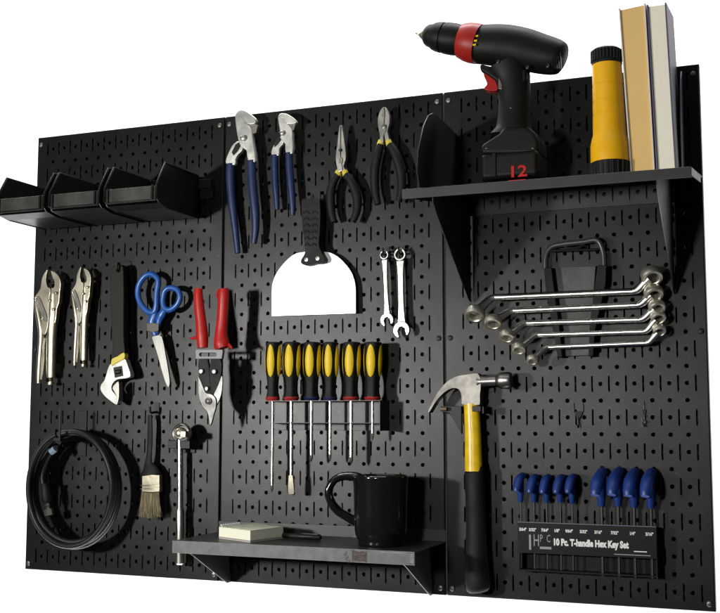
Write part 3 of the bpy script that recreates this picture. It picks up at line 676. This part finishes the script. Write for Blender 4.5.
for i, (ub, us, vs, kind) in enumerate(drv):
    DD = 1.3
    top = at(L12, ub+2, 44, DD); bot = at(L12, ub, 256, DD); tip = at(L12, us, vs, DD)
    big = 1.0 if i in (0, 3) else 1.12
    zt_, zb_ = top.z, bot.z; X = bot.x; Lh = zt_-zb_
    t = thing('screwdriver', tip, labs[i], 'screwdriver', 'yellow and black screwdrivers')
    prof = [(0, .30), (.03, .42), (.08, .44), (.14, .38), (.25, .37), (.34, .39), (.42, .43), (.55, .47), (.70, .49), (.85, .48), (.93, .47), (.97, .52), (.99, .48), (1, .38)]
    b = NB(); rings = []; seg = 36
    for f, r in prof:
        ring = []
        for k in range(seg):
            a = 2*math.pi*k/seg; rr = r*big*(1+.05*math.cos(6*a))
            ring.append(b.verts.new((X+(top.x-X)*f+rr*math.cos(a), -DD+rr*math.sin(a), zb_+Lh*f)))
        rings.append(ring)
    for A_, B_ in zip(rings, rings[1:]):
        for k in range(seg): l = (k+1) % seg; b.faces.new((A_[k], A_[l], B_[l], B_[k]))
    b.faces.new(rings[0]); b.faces.new(rings[-1])
    h = mk('handle', b, DARK, t, smooth=60)
    # long yellow oval inlays, proud of the handle, on the side faces
    for aa in (-math.radians(86), -math.radians(2), math.radians(88), math.radians(178)):
        b = NB(); g = []; nu, nv = 9, 17
        for iv in range(nv):
            f = .40+.56*iv/(nv-1); fz = (iv/(nv-1))*2-1; half = math.radians(28)*math.sqrt(max(0, 1-fz*fz))*(1.1-.12*fz)+1e-4
            r = 0
            for (f0, r0), (f1, r1) in zip(prof, prof[1:]):
                if f0 <= f <= f1: r = r0+(r1-r0)*(f-f0)/(f1-f0)
            row = []
            for iu in range(nu):
                s = iu/(nu-1)*2-1; a = aa+half*s; rr = r*big*1.05+.045*math.sqrt(max(0, 1-s*s))*math.sqrt(max(0, 1-fz*fz))
                row.append(b.verts.new((X+(top.x-X)*f+rr*math.cos(a), -DD+rr*math.sin(a), zb_+Lh*f)))
            g.append(row)
        for A_, B_ in zip(g, g[1:]):
            for k in range(nu-1): b.faces.new((A_[k], A_[k+1], B_[k+1], B_[k]))
        mk('grip_inlay', b, YEL, h, smooth=80)
    colr = DBLU if i in (2, 3) else DRED
    mk('collar', lathe(NB(), (X, -DD, zb_-.02), (0, 0, 1), [(0, .34), (.02, .42), (.2, .48*big), (.3, .44*big)], 28), colr, t)
    r = {0: .10, 1: .13, 2: .12, 3: .10, 4: .13, 5: .09}[i]
    Ls = zb_-tip.z
    if kind == 'flat':
        mk('shaft', tube(NB(), [(X, -DD, zb_), (X+(tip.x-X)*.8, -DD, tip.z+Ls*.2)], r, 14, n=1), SATIN, t)
        b = NB(); pr_ = [(tip.z+Ls*.2, r, r), (tip.z+Ls*.08, r*1.5, r*.6), (tip.z+.15, r*1.6, r*.3), (tip.z, r*1.35, r*.15)]; rg = []
        for z, hx_, hy in pr_: rg.append([b.verts.new((tip.x+sx*hx_, -DD+sy*hy, z)) for sx, sy in ((-1, -1), (1, -1), (1, 1), (-1, 1))])
        for A_, B_ in zip(rg, rg[1:]):
            for k in range(4): b.faces.new((A_[k], A_[(k+1) % 4], B_[(k+1) % 4], B_[k]))
        b.faces.new(rg[0]); b.faces.new(rg[-1]); mk('blade_tip', b, NICK, t)
    else:
        mk('shaft', tube(NB(), [(X, -DD, zb_), (X, -DD, tip.z+.45)], r, 14, n=1), SATIN, t)
        mk('tip', lathe(NB(), (X, -DD, tip.z+.45), (0, 0, -1), [(0, r), (.2, r*1.02), (.36, r*.6), (.45, r*.2)], 8), STEELD, t)

# ------------------------------------------------------------------ notepad and pen on the low shelf
M13 = (215, 510, 9.0)
t = thing('notepad', (-5.5, -4.5, -12.7), 'small cream spiral notepad lying at the left of the low shelf', 'notepad')
zS = -12.7
def onplane(c, u, v, z):   # point of the picture that lies at height z (inches)
    dr = fwd + r_*((c[0]+u/c[2]-360)/F) + u_*((306.5-c[1]-v/c[2])/F)
    tt = (z*IN-CZ)/dr.z; q = CAM+dr*tt
    return Vector((q.x/IN, q.y/IN, z))
A = onplane(M13, 313, 278, zS+.02); 
A = Vector((max(A.x, -7.4), -5.3, zS+.02)); A.x = at(M13, 318, 275, 5.3).x
Lf = at(M13, 35, 200, 3.9); Rt = at(M13, 615, 250, 2.3)
Lf = Vector((Lf.x, -3.9, 0)); Rt = Vector((Rt.x, -2.3, 0)); A0 = Vector((A.x, A.y, 0))
Bk = Lf+Rt-A0
def slab(P4, z0, z1):
    b = NB(); a = [b.verts.new((p.x, p.y, z0)) for p in P4]; c = [b.verts.new((p.x, p.y, z1)) for p in P4]
    b.faces.new(a); b.faces.new(c)
    for i in range(4): b.faces.new((a[i], a[(i+1) % 4], c[(i+1) % 4], c[i]))
    return b
mk('back_card', slab([A0, Rt, Bk, Lf], zS+.005, zS+.12), BOARDCARD, t)
ins = lambda p: A0.lerp(p, 1) 
mk('page_block', slab([A0+Vector((-.02, .02, 0)), Rt, Bk, Lf], zS+.13, zS+.72), PAPER, t, bev=.02)
mk('top_sheet', slab([A0+Vector((-.02, .02, 0)), Rt, Bk, Lf], zS+.725, zS+.75), PAPERW, t)
b = NB(); nC = 9
sd = (Bk-Lf)
P = []
for k in range(nC):
    f = (k+.5)/nC; q = Lf.lerp(Bk, f*.6+.02)
    dn = (A0-Lf).normalized()
    ang = [i*2*math.pi/12 for i in range(13)]
    tube(b, [Vector((q.x, q.y, zS+.74))+dn*(.13*math.cos(a))+Vector((0, 0, .13*math.sin(a)))+sd.normalized()*(.02*i) for i, a in enumerate(ang)], .028, 6, n=1)
mk('spiral_wire', b, WHITE, t)
t = thing('marker_pen', (-1.2, -2.6, zS+.2), 'slim black pen lying on the low shelf right of the notepad', 'pen')
a_, b_ = onplane(PX, 290, 536.5, zS+.18), onplane(PX, 322, 536.5, zS+.18)
a_ = Vector((-3.2, -2.2, zS+.2)); b_ = Vector((.6, -2.5, zS+.2)); LL = (b_-a_).length
mk('barrel', lathe(NB(), a_, b_-a_, [(0, .12), (.05, .16), (LL*.6, .18), (LL*.62, .17)], 18), DARK, t)
mk('cap', lathe(NB(), a_.lerp(b_, .61), b_-a_, [(0, .19), (LL*.36, .19), (LL*.39, .12)], 18), LABEL, t)
mk('clip', tube(NB(), [a_.lerp(b_, .66)+Vector((0, -.1, .18)), a_.lerp(b_, .95)+Vector((0, -.1, .18))], .03, 8, n=1), STEELD, t)

# ------------------------------------------------------------------ mug
t = thing('mug', (5.4, -3.4, zS), 'glossy black ceramic mug with handle toward the left, on the low shelf', 'mug')
MX, MY = 4.93, -3.4
mk('cup', lathe(NB(), (MX, MY, zS+.01), (0, 0, 1), [(0, 1.28), (.03, 1.34), (.16, 1.38), (.26, 1.36), (.36, 1.42), (.6, 1.53), (1.0, 1.60), (2.0, 1.62), (3.2, 1.65), (4.05, 1.70), (4.14, 1.71), (4.18, 1.66), (4.14, 1.61), (4.0, 1.58), (1.0, 1.5), (.4, 1.4), (.3, .9), (.3, .02)], 72), MUG, t, smooth=60)
N14 = (300, 450, 4.088)
hd = 4.2
P = [at(N14, u, v, hd) for u, v in [(240, 128), (214, 112), (178, 108), (142, 122), (122, 160), (128, 208), (154, 250), (190, 278), (222, 302), (246, 322)]]
P = [Vector((p.x, MY+ (-(p.x-MX)-1.6)*-.45-.3, p.z)) for p in P]
mk('handle', tube(NB(), P, [.34, .30, .25, .24, .24, .25, .26, .27, .30, .34], 16, 1.35), MUG, t, smooth=60)

# ------------------------------------------------------------------ drill
Q15 = (410, 10, 3.406)
t = thing('cordless_drill', (14.0, -4, 8.0), 'black and red cordless drill standing on its battery on the high shelf', 'drill')
DQ = 4.2
def dq(u, v, d=DQ): return at(Q15, u, v, d)
ax0, ax1 = dq(160, 108), dq(520, 172)
a_ = dq(236, 118); b_ = dq(520, 165)
b = NB(); P = [(232, 118), (262, 118), (320, 122), (380, 132), (440, 148), (490, 160), (515, 168), (524, 171)]
tube(b, [dq(u, v) for u, v in P], [1.16, 1.22, 1.28, 1.26, 1.18, 1.08, .92, .62], 32, .90, n=4)
body = mk('motor_housing', b, DRILL, t, smooth=50)
for k in range(5): # vents at the back
    p = dq(484+k*7, 140+k*1.5, DQ+.86-.03*k); 
    b = NB(); box(b, p.x-.03, p.x+.03, p.y-.06, p.y+.2, p.z-.95, p.z+.05); mk('vent_slot', b, HOOK, body, bev=.01)
mk('housing_seam', plate(NB(), [dq(u, v, DQ+.93) for u, v in [(290, 112), (480, 150), (478, 156), (288, 117)]], .05), HOOK, body)
# clutch collar
A = dq(172, 104); B_ = dq(236, 117); LL = (B_-A).length
cb = NB(); lathe(cb, A, B_-A, [(0, .92), (.06, 1.05), (LL*.35, 1.17), (LL*.7, 1.22), (LL, 1.20)], 40)
cl = mk('clutch_collar', cb, DRRED, t)
for k, (u, v) in enumerate(((228, 72), (230, 88), (226, 104), (222, 118))):
    hh_ = (117-v)/3.406/15.5; p = dq(u-3, v, DQ+math.sqrt(1.22**2-hh_**2)); b = NB(); box(b, p.x-.09, p.x+.09, p.y-.0, p.y+.1, p.z-.05, p.z+.05); mk('torque_mark', b, YEL, cl)
A = dq(48, 84); B_ = dq(176, 104); LL = (B_-A).length
prof = [(0, .25), (.02, .42), (.12, .55), (.30, .68), (LL*.24, .74), (LL*.26, .82), (LL*.36, .90), (LL*.5, .94), (LL*.52, .88), (LL*.56, .88), (LL*.58, .96), (LL*.8, .98), (LL*.9, .95), (LL, .92)]
b = NB(); lathe(b, A, B_-A, prof, 40); mk('chuck', b, DRILL, t, smooth=25)
A2 = dq(34, 82); mk('chuck_jaws', lathe(NB(), A+(B_-A).normalized()*.1, A2-A, [(0, .36), (.12, .35), (.28, .27), (.42, .15)], 12), NICK, t)
mk('drill_bit', lathe(NB(), A, dq(26, 80)-A, [(0, .13), (.35, .12), (.52, .08), (.60, .03)], 6), NICK, t)
for (u, v, dd) in ((300, 175, 1.02), (400, 195, .86), (470, 190, .84), (345, 330, .74), (262, 468, 1.16), (420, 468, 1.16)):
    c_ = dq(u, v, DQ+dd); mk('case_screw', lathe(NB(), c_, (0, -1, 0), [(-.08, .10), (.02, .10), (.03, .07), (-.02, .06), (-.03, .01)], 12), OXIDE, t)
# pistol grip
P = [(335, 185), (348, 230), (356, 290), (357, 340), (354, 400), (350, 430)]
b = NB(); tube(b, [dq(u, v) for u, v in P], [1.35, 1.08, .98, .98, 1.08, 1.4], 28, .74, n=4)
mk('pistol_grip', b, DRILL, t, smooth=50)
mk('trigger_guard_web', plate(NB(), [dq(u, v, DQ+.55) for u, v in [(236, 182), (300, 196), (398, 200), (396, 240), (330, 290), (304, 285), (292, 240), (254, 214), (238, 206)]], 1.1), DRILL, t, bev=.15, seg=3)
mk('trigger', plate(NB(), cr([dq(u, v, DQ+.35) for u, v in [(250, 218), (272, 216), (296, 220), (300, 250), (296, 274), (256, 272), (254, 262), (262, 250)]], 3, True), .7), DRRED, t, bev=.12, seg=3)
mk('forward_switch', plate(NB(), [dq(u, v, DQ+.62) for u, v in [(300, 224), (316, 226), (314, 272), (300, 268)]], .3), STEELD, t, bev=.05)
# flared foot with battery
mk('grip_foot', plate(NB(), [dq(u, v, DQ+1.15) for u, v in [(240, 492), (236, 462), (262, 444), (300, 420), (318, 395), (402, 395), (430, 420), (440, 450), (442, 492)]], 2.3), DRILL, t, bev=.3, seg=4)
z8 = 8.78; zb1 = dq(300, 488, DQ+1.1).z; xL = dq(241, 560, DQ+1.2).x; xR = dq(440, 560, DQ+1.2).x
b = NB(); box(b, xL, xR, -DQ-1.35, -DQ+1.35, z8, zb1)
bat = mk('battery', b, DRILL, t, bev=.3, seg=4)
b = NB(); box(b, dq(282, 560, DQ+1.35).x, dq(294, 560, DQ+1.35).x, -DQ-1.42, -DQ-1.30, z8+.1, zb1-.05); mk('battery_rib', b, DRILL, bat, bev=.04)
pc = dq(366, 551, DQ+1.40)
text('12', (pc.x, -DQ-1.37, pc.z), .92, REDP, bat, 'lettering', .03, 'CENTER', 1.25, .02)
b = NB(); box(b, pc.x-.55, pc.x+.45, -DQ-1.385, -DQ-1.34, pc.z-.50, pc.z-.46); mk('underline_mark', b, REDP, bat)

# ------------------------------------------------------------------ torch
R16 = (560, 0, 3.065)
t = thing('flashlight', (19.1, -4, 8), 'yellow flashlight standing on its black lens end beside the books', 'flashlight')
FD = 4.0; cxf = at(R16, 152, 350, FD).x; cxt = at(R16, 142, 160, FD).x
zz = lambda v: at(R16, 150, v, FD).z
sc = (at(R16, 200, 350, FD).x-at(R16, 100, 350, FD).x)/100
def fl(prof, name, m, seg=40):
    b = NB(); rings = []
    for v, w in prof:
        z = zz(v); f = (v-150)/(530-150); X = cxt+(cxf-cxt)*f; r = w*sc
        rings.append([b.verts.new((X+r*math.cos(2*math.pi*k/seg), -FD+r*math.sin(2*math.pi*k/seg), z)) for k in range(seg)])
    for A_, B_ in zip(rings, rings[1:]):
        for k in range(seg): l = (k+1) % seg; b.faces.new((A_[k], A_[l], B_[l], B_[k]))
    b.faces.new(rings[0]); b.faces.new(rings[-1])
    return mk(name, b, m, t, smooth=40)
fl([(196, 43), (198, 46), (262, 46.5), (263, 45.4), (266, 45.4), (267, 47), (312, 47.5), (313, 46.4), (316, 46.4), (317, 48), (352, 48.5), (353, 47.4), (356, 47.4), (357, 49), (400, 50), (412, 50), (428, 55), (446, 59), (488, 60), (500, 60)], 'body', YTORCH)
hd_ = fl([(500, 59), (502, 61.5), (510, 61), (540, 59), (557, 58)], 'bezel', DARK)
cap = fl([(150, 34), (151, 40), (156, 45), (190, 45.5), (194, 47), (199, 47)], 'tail_cap', DARK)
for k in range(28):
    a = 2*math.pi*k/28; r = 45.6*sc
    b = NB(); tube(b, [(cxt+r*math.cos(a), -FD+r*math.sin(a), zz(190)), (cxt+r*math.cos(a), -FD+r*math.sin(a), zz(157))], .07, 6, n=1); mk('knurl', b, DARK, cap)
for k in range(24):
    a = 2*math.pi*k/24; r = 61*sc
    b = NB(); tube(b, [(cxf+r*math.cos(a), -FD+r*math.sin(a), zz(503)), (cxf+r*.96*math.cos(a), -FD+r*.96*math.sin(a), zz(560))], .06, 6, n=1); mk('knurl', b, DARK, hd_)

# ------------------------------------------------------------------ books
def book(cols, back, label, cov, pg, spine_right):
    # cols: bottom-left, bottom-right, top-right, top-left at the fore edge; block runs back to the board side
    t = thing('book', (cols[0].x, -4, 8), label, 'book', 'books')
    bl, br, tr, tl = cols; dpt = back
    def blk(a, b_, c, d_, y0, y1, bl=bl):
        b = NB(); ln = lambda y, p: (p.x, y-.1*(p.z-8)/10, p.z+.1375*(y-bl.y)); F_ = [b.verts.new(ln(y0, p)) for p in (a, b_, c, d_)]; G_ = [b.verts.new(ln(y1, p)) for p in (a, b_, c, d_)]
        b.faces.new(F_); b.faces.new(G_)
        for i in range(4): b.faces.new((F_[i], F_[(i+1) % 4], G_[(i+1) % 4], G_[i]))
        return b
    y0 = bl.y; y1 = y0+dpt; T = Vector((.09, 0, 0)); zi = Vector((0, 0, .1))
    pb = blk(bl+T+zi, br-T+zi, tr-T-zi, tl+T-zi, y0+.12, y1-.1)
    mk('page_block', pb, pg, t, bev=.01)
    mk('front_cover', blk(bl, bl+T, tl+T, tl, y0, y1), cov, t, bev=.025)
    mk('back_cover', blk(br-T, br, tr, tr-T, y0, y1), cov, t, bev=.025)
    mk('spine', blk(bl, br, tr, tl, y1-.02, y1+.08), cov, t, bev=.03)
    return t
zb0 = 8.53
def bk(u, v, d=4.3): return at(R16, u, v, d)
def low_(p): return Vector((p.x, p.y, zb0))
book([low_(bk(217, 540)), low_(bk(292, 540)), bk(262, 10), bk(180, 27)], 4.0, 'thick book with tan page edges leaning against the torch', COVA, PAGT, False)
book([low_(bk(296, 540)), low_(bk(358, 540)), bk(326, 8), bk(266, 16)], 4.0, 'book with pale greenish page edges and dark violet cover, next to the board edge', COVB, PAGW, True)

# ------------------------------------------------------------------ offset wrenches in their hanger
S17 = (530, 235, 4.904)
t = thing('wrench_hanger', at(S17, 215, 600, .3), 'black plastic hanger tray holding the row of offset wrenches', 'tool rack')
DW = 1.0
mk('web_panel', plate(NB(), [at(S17, u, v, .35) for u, v in [(110, 160), (322, 152), (290, 590), (150, 596)]], .1), mat('scuffed_grey_plastic', (.055, .055, .052), .5, bump=.4, bscale=200, var=.5, vscale=35, rvar=.1), t, bev=.02)
mk('side_rail', plate(NB(), [at(S17, u, v, DW) for u, v in [(68, 160), (106, 158), (128, 330), (148, 470), (160, 600), (136, 600), (100, 400), (76, 260)]], 1.1), DARK, t, bev=.06)
mk('side_rail', plate(NB(), [at(S17, u, v, DW) for u, v in [(330, 148), (376, 146), (372, 240), (322, 460), (310, 594), (286, 596), (292, 440), (316, 250)]], 1.1), DARK, t, bev=.06)
mk('carry_loop', tube(NB(), [at(S17, u, v, DW-.3) for u, v in [(76, 165), (76, 120), (84, 85), (110, 56), (165, 44), (215, 38), (270, 32), (320, 24), (345, 44), (360, 90), (364, 150)]], .17, 12), mat('grey_loop_plastic', (.045, .045, .045), .3), t)
mk('cross_bar', tube(NB(), [at(S17, 100, 78, DW-.3), at(S17, 215, 74, DW-.3), at(S17, 335, 70, DW-.3)], .08, 8), DARK, t)
mk('hang_eye', tube(NB(), [at(S17, u, v, DW-.3) for u, v in [(165, 48), (185, 62), (215, 64), (245, 58), (268, 40)]], .1, 8), DARK, t)
S18 = (450, 230, 4.379); T18 = (560, 230, 4.379)
def PW(u, v): return (450+u/4.379, 230+v/4.379)
def PT(u, v): return (560+u/4.379, 230+v/4.379)
ow = [ # left head, left knee, right knee, right head in photo pixels; head radius
 (PW(110, 366), PW(182, 296), PT(334, 268), PT(402, 200), .58, 'largest chrome offset ring wrench, topmost in the black hanger'),
 (PW(190, 402), PW(264, 354), PT(352, 328), PT(410, 276), .52, 'second chrome offset ring wrench from the top of the hanger'),
 (PW(250, 464), PW(324, 408), PT(362, 392), PT(424, 336), .45, 'third chrome offset ring wrench, middle one in the hanger'),
 (PW(302, 518), PW(374, 460), PT(378, 444), PT(430, 382), .41, 'fourth chrome offset ring wrench from the top of the hanger'),
 (PW(362, 568), PW(420, 514), PT(388, 494), PT(436, 440), .35, 'smallest chrome offset ring wrench, lowest in the black hanger')]
for i, (lh, lk, rk, rh, hr, lab) in enumerate(ow):
    dS = 1.15
    LK = at(PX, lk[0], lk[1], dS); RK = at(PX, rk[0], rk[1], dS)
    # heads are cranked off the shank in the plane of the board and toward the viewer
    LH = at(PX, lh[0], lh[1], dS+.55); RH = at(PX, rh[0], rh[1], dS+.1)
    t = thing('offset_wrench', (LK+RK)/2, lab, 'wrench', 'chrome offset ring wrenches in the hanger')
    rs = .205-.014*i
    mk('shank', tube(NB(), [LK.lerp(LH, .82), LK.lerp(LH, .5), LK.lerp(LH, .12), LK.lerp(RK, .02), LK.lerp(RK, .06), LK.lerp(RK, .5), LK.lerp(RK, .94), RK.lerp(LK, .02), RK.lerp(RH, .12), RK.lerp(RH, .5), RK.lerp(RH, .8)],
       [rs*1.5, rs*1.35, rs*1.15, rs*1.05, rs, rs, rs, rs*1.05, rs*1.2, rs*1.35, rs*1.5], 16, .8, n=3), SATIN, t, smooth=60)
    for (H_, K_, tilt) in ((LH, LK, Vector((-.62, -.35, -.72))), (RH, RK, Vector((.42, -.62, .66)))):
        dirv = (H_-K_).normalized()
        # the ring stands nearly level: its axis is tipped a little toward the viewer and square to the neck
        ax = Vector((-.15 if H_ is LH else .10, -.58, -.80)); ax = (ax-dirv*ax.dot(dirv)*.35).normalized()
        hr *= 1.05; hh = .19*hr/.4
        b = NB(); lathe(b, H_-ax*hh, ax, [(0, hr*.70), (0.015, hr*.90), (hh*.5, hr), (hh*1.5, hr), (hh*2-.015, hr*.90), (hh*2, hr*.70), (hh*1.8, hr*.60), (hh*.2, hr*.60), (0, hr*.70)], 24, False)
        mk('ring_head', b, RINGM, t, smooth=40)

# ------------------------------------------------------------------ hammer and holder 
U19 = (415, 360, 5.108)
t = thing('claw_hammer', at(U19, 290, 1240, .8), 'claw hammer with steel head, yellow neck and black rubber grip', 'hammer')
DH = 1.15
P = cr([at(U19, u, v, DH+.35) for u, v in [(66, 264), (78, 236), (100, 190), (130, 145), (170, 105), (215, 82), (260, 74), (312, 67), (326, 76), (334, 96), (336, 140), (332, 180), (332, 222), (318, 230), (244, 228), (238, 200), (232, 165), (215, 146), (180, 148), (140, 175), (105, 215), (74, 266)]], 3, True)
mk('claw_head', plate(NB(), P, .75), STEELD, t, bev=.2, seg=4)
A = at(U19, 322, 112, DH); B_ = at(U19, 492, 103, DH); LL = (B_-A).length
mk('striking_face', lathe(NB(), A, B_-A, [(0, .42), (LL*.3, .30), (LL*.55, .30), (LL*.62, .42), (LL*.68, .50), (LL*.95, .52), (LL, .46)], 28), STEEL, t)
hp_ = [(289, 222), (292, 300), (296, 380), (298, 480), (300, 568)]
mk('neck', tube(NB(), [at(U19, u, v, DH) for u, v in hp_], [.50, .50, .51, .53, .55], 20, .8, ref=(0, 1, 0)), YFIB, t, smooth=60)
V20 = (430, 470, 4.287)
mk('grip', tube(NB(), [at(V20, u, v, DH-.03*k) for k, (u, v) in enumerate([(190, 2), (192, 8), (193, 60), (196, 160), (198, 260), (198, 360), (200, 430), (205, 500), (208, 520)])],
   [.56, .62, .63, .62, .62, .68, .74, .76, .6], 20, .8), DARK, t, smooth=60)
t = thing('hammer_holder', at(U19, 290, 260, 0), 'black two pronged holder carrying the claw hammer under its head', 'tool holder')
pz = at(U19, 290, 245, 1.8)
for (ua, ub, w) in ((140, 246, 0), (300, 345, 1)):
    xa_ = at(U19, ua, 250, DH).x; xb_ = at(U19, ub, 250, DH).x
    b = NB(); A_ = [(xa_, pz.z+.12), (xb_, pz.z+.12), (xb_, pz.z-(1.6 if w == 0 else .1)), (xb_-.15, pz.z-(1.3 if w == 0 else .1)), (xa_+.55, pz.z-.3), (xa_, pz.z-.2)] if w == 0 else [(xa_, pz.z+.12), (xb_, pz.z+.12), (xb_, pz.z-.22), (xa_, pz.z-.22)]
    plate(b, [Vector((x, -DH-.40, z)) for x, z in A_], .3); mk('prong', b, HOOK, t, bev=.03)
    b = NB(); box(b, xb_-.12 if w == 0 else xa_+.62, xb_ if w == 0 else xa_+.74, -DH-.35, -.1, pz.z-.35, pz.z+.1); mk('arm', b, HOOK, t, bev=.03)
q = at(U19, 150, 250, DH+.65)
mk('prong_tip', tube(NB(), [q+Vector((-.2, 0, 0)), q+Vector((.15, 0, 0))], .12, 10, n=1), mat('worn_brown_tip', (.10, .06, .025), .4), t)

# ------------------------------------------------------------------ hex keys in their stand
t = thing('hex_key_stand', at(PX, 585, 575, 0), 'black stand with white lettered label holding the blue hex keys', 'tool rack')
HD = 1.25
za = at(PX, 586, 522, HD).z; zc = at(PX, 586, 554, HD).z
xa_, xb_ = at(PX, 518, 540, HD).x, at(PX, 656, 540, HD).x
lp = [at(X21, 82, 338, HD) for X21 in ((500, 450, 4.715),)]
def lin(u0, v0): return at(PX, u0, v0, HD)
P4 = [lin(517.5, 521.5), lin(656.5, 529), lin(654, 561), lin(518.5, 551)]
# make it square: mean heights
zt1 = (P4[0].z+P4[1].z)/2; zt0 = (P4[2].z+P4[3].z)/2; X0, X1 = P4[0].x, P4[1].x
b = NB(); box(b, X0, X1, -HD+.0, -HD+.08, zt0, zt1); fp = mk('front_plate', b, LABEL, t, bev=.02)
b = NB(); box(b, X0, X1, -HD+.09, -.3, zt1-.12, zt1-.04); box(b, X0, X1, -HD+.09, -.3, zt0-1.05, zt0-.97); mk('key_trays', b, LABEL, t)
b = NB(); box(b, X0, X1, -HD-.03, -HD+.05, zt1+.005, zt1+.075); mk('top_edge', b, mat('worn_plastic_edge', (.10, .10, .12), .35), t, bev=.02)
for x in (X0, X1-.1):
    b = NB(); box(b, x, x+.1, -HD+.1, -.02, zt0-1.1, zt1-.13); mk('side_wall', b, LABEL, t, bev=.02)
b = NB(); box(b, X0, X1, -.2, -.12, zt0-1.1, zt1-.1); mk('back_plate', b, LABEL, t)
Hh = zt1-zt0; Wd = X1-X0; yF = -HD-.012
def lt(s, fx, fz, size, m=WHITE, sx=1., bold=0., align='LEFT'): return text(s, (X0+Wd*fx, yF, zt0+Hh*fz), size, m, fp, 'lettering', .012, align, sx, bold)
lt('10 Pc. T-handle Hex Key Set', .262, .40, .52, WHITE, .72, .030)
sizes = ['5/64"', '3/32"', '7/64"', '1/8"', '9/64"', '5/32"', '3/16"', '7/32"', '1/4"', '5/16"']
ux = [104, 184, 286, 384, 484, 600]
fr = [(510+u/8-517.5)/139 for u in ux]+[(590+u/8.76-517.5)/139 for u in (84, 226, 378, 522)]
for s, f in zip(sizes, fr): lt(s, f, .78, .24, WHITE, .85, .01, 'CENTER')
for s, f in (('H', .115), ('P', .165), ('C', .215)): lt(s, f, .42 if s == 'H' else .50, {'H': .98}.get(s, .62), GPRINT, .55, .002)
b = NB(); box(b, X0+Wd*.165, X0+Wd*.25, yF-.01, yF+.005, zt0+Hh*.16, zt0+Hh*.24); mk('logo_bar', b, GPRINT, fp)
b = NB(); box(b, X0+Wd*.085, X0+Wd*.10, yF-.01, yF+.005, zt0+Hh*.12, zt0+Hh*.62); mk('logo_bar', b, GPRINT, fp)
b = NB(); box(b, X0+Wd*.70, X0+Wd*.955, yF-.01, yF+.005, zt0+Hh*.085, zt0+Hh*.11); mk('label_rule', b, GPRINT, fp)
b = NB(); box(b, X0+Wd*.84, X0+Wd*.93, yF-.01, yF+.005, zt0+Hh*.20, zt0+Hh*.23); mk('label_rule', b, WHITE, fp)
Xc = (500, 450, 4.715); Yc = (580, 450, 4.379)
keys = [(Xc, 78, 162, 98, 250, 0), (Xc, 140, 168, 160, 250, 0), (Xc, 192, 170, 220, 252, 0), (Xc, 262, 170, 284, 250, 0), (Xc, 314, 168, 340, 258, 0),
        (Yc, 76, 146, 94, 250, 1), (Yc, 150, 144, 166, 250, 1), (Yc, 228, 148, 236, 254, 1), (Yc, 303, 150, 310, 258, 1)]
kl = ['leftmost small blue hex key in the stand', 'second small blue hex key from the left', 'third small blue hex key, middle of the five small ones', 'fourth small blue hex key from the left', 'fifth small blue hex key, just left of the gap',
      'first large blue hex key, just right of the gap', 'second large blue hex key right of the gap', 'third large blue hex key, next to the last', 'rightmost large blue hex key in the stand']
for i, (c, u, v, ub, vb, big) in enumerate(keys):
    S = at(c, ub, vb, .95); X = S.x; Zb = S.z
    k = 1.0 if big else .72
    Ztop = at(c, u, v, 1.7).z
    t = thing('hex_key', (X, -.95, Zb-3), kl[i], 'hex key', 'blue T handled hex keys')
    # bar of the T runs front to back; its ends droop and are rounded
    ht = .95*k+.1
    zT = Ztop+.10
    P = [Vector((X-.12*k, -2.3*k-.05, zT-.75*k)), Vector((X-.10*k, -2.15*k-.05, zT-.45*k)), Vector((X-.06*k, -1.75*k-.1, zT+.0*k)), Vector((X, -1.1, zT+.34*k)), Vector((X+.05*k, -.5, zT+.5*k)), Vector((X+.08*k, -.2, zT+.42*k))]
    h = mk('handle', tube(NB(), P, [.22*k, .30*k, .33*k, .31*k, .28*k, .18*k], 16, 1.12, ref=(1, 0, 0)), HBLUE, t, smooth=60)
    mk('handle_stem', tube(NB(), [Vector((X, -1.05, zT+.2*k)), Vector((X, -1.0, (zT+Zb)/2)), Vector((X, -.95, Zb+.05))], [.33*k, .29*k, .2*k], 14), HBLUE, h, smooth=60)
    mk('shaft', tube(NB(), [(X, -.95, Zb+.1), (X, -.95, zt0-1.12+(.0 if big else .2))], .085*(1.3 if big else .8), 6, n=1), OXIDE, t)

# ------------------------------------------------------------------ light
def area(name, loc, target, size, energy, col=(1, 1, 1), sy=None, shape='RECTANGLE'):
    ld = bpy.data.lights.new(name, 'AREA'); ld.shape = shape; ld.size = size; ld.size_y = sy or size; ld.energy = energy; ld.color = col
    o = bpy.data.objects.new(name, ld); COL.objects.link(o); o.location = loc
    o.rotation_euler = (Vector(target)-Vector(loc)).to_track_quat('-Z', 'Y').to_euler()
    return o
area('key_lamp', (-.84, -1.72, -.02), (-.1, 0, -.05), .15, 28, (1, .985, .95), shape='DISK')
area('second_lamp', (.13, -1.66, -.02), (.3, 0, -.05), .15, 6.5, (1, .985, .95), shape='DISK')
area('overhead_softbox', (-.1, -1.1, 1.6), (0, -.1, 0), 2.6, 7, (1, .97, .92), .8)
for x in (-2.2, 0.2):  # unseen lights, added only to push the backdrop to white
    area('added_backdrop_light', (x, .35, 2.3), (x-.2, 1.57, .2), 2.4, 90, (1, 1, 1), .4)
    area('added_backdrop_light', (x, .35, -2.3), (x-.2, 1.57, -.2), 2.4, 90, (1, 1, 1), .4)
w = bpy.data.worlds.new('World'); scene.world = w; w.use_nodes = True
bg = w.node_tree.nodes['Background']; bg.inputs['Color'].default_value = (.9, .93, 1, 1); bg.inputs['Strength'].default_value = .035

scene.view_settings.view_transform = 'Standard'; scene.view_settings.look = 'None'
scene.view_settings.exposure = 0; scene.view_settings.gamma = 1
scene.cycles.max_bounces = 8
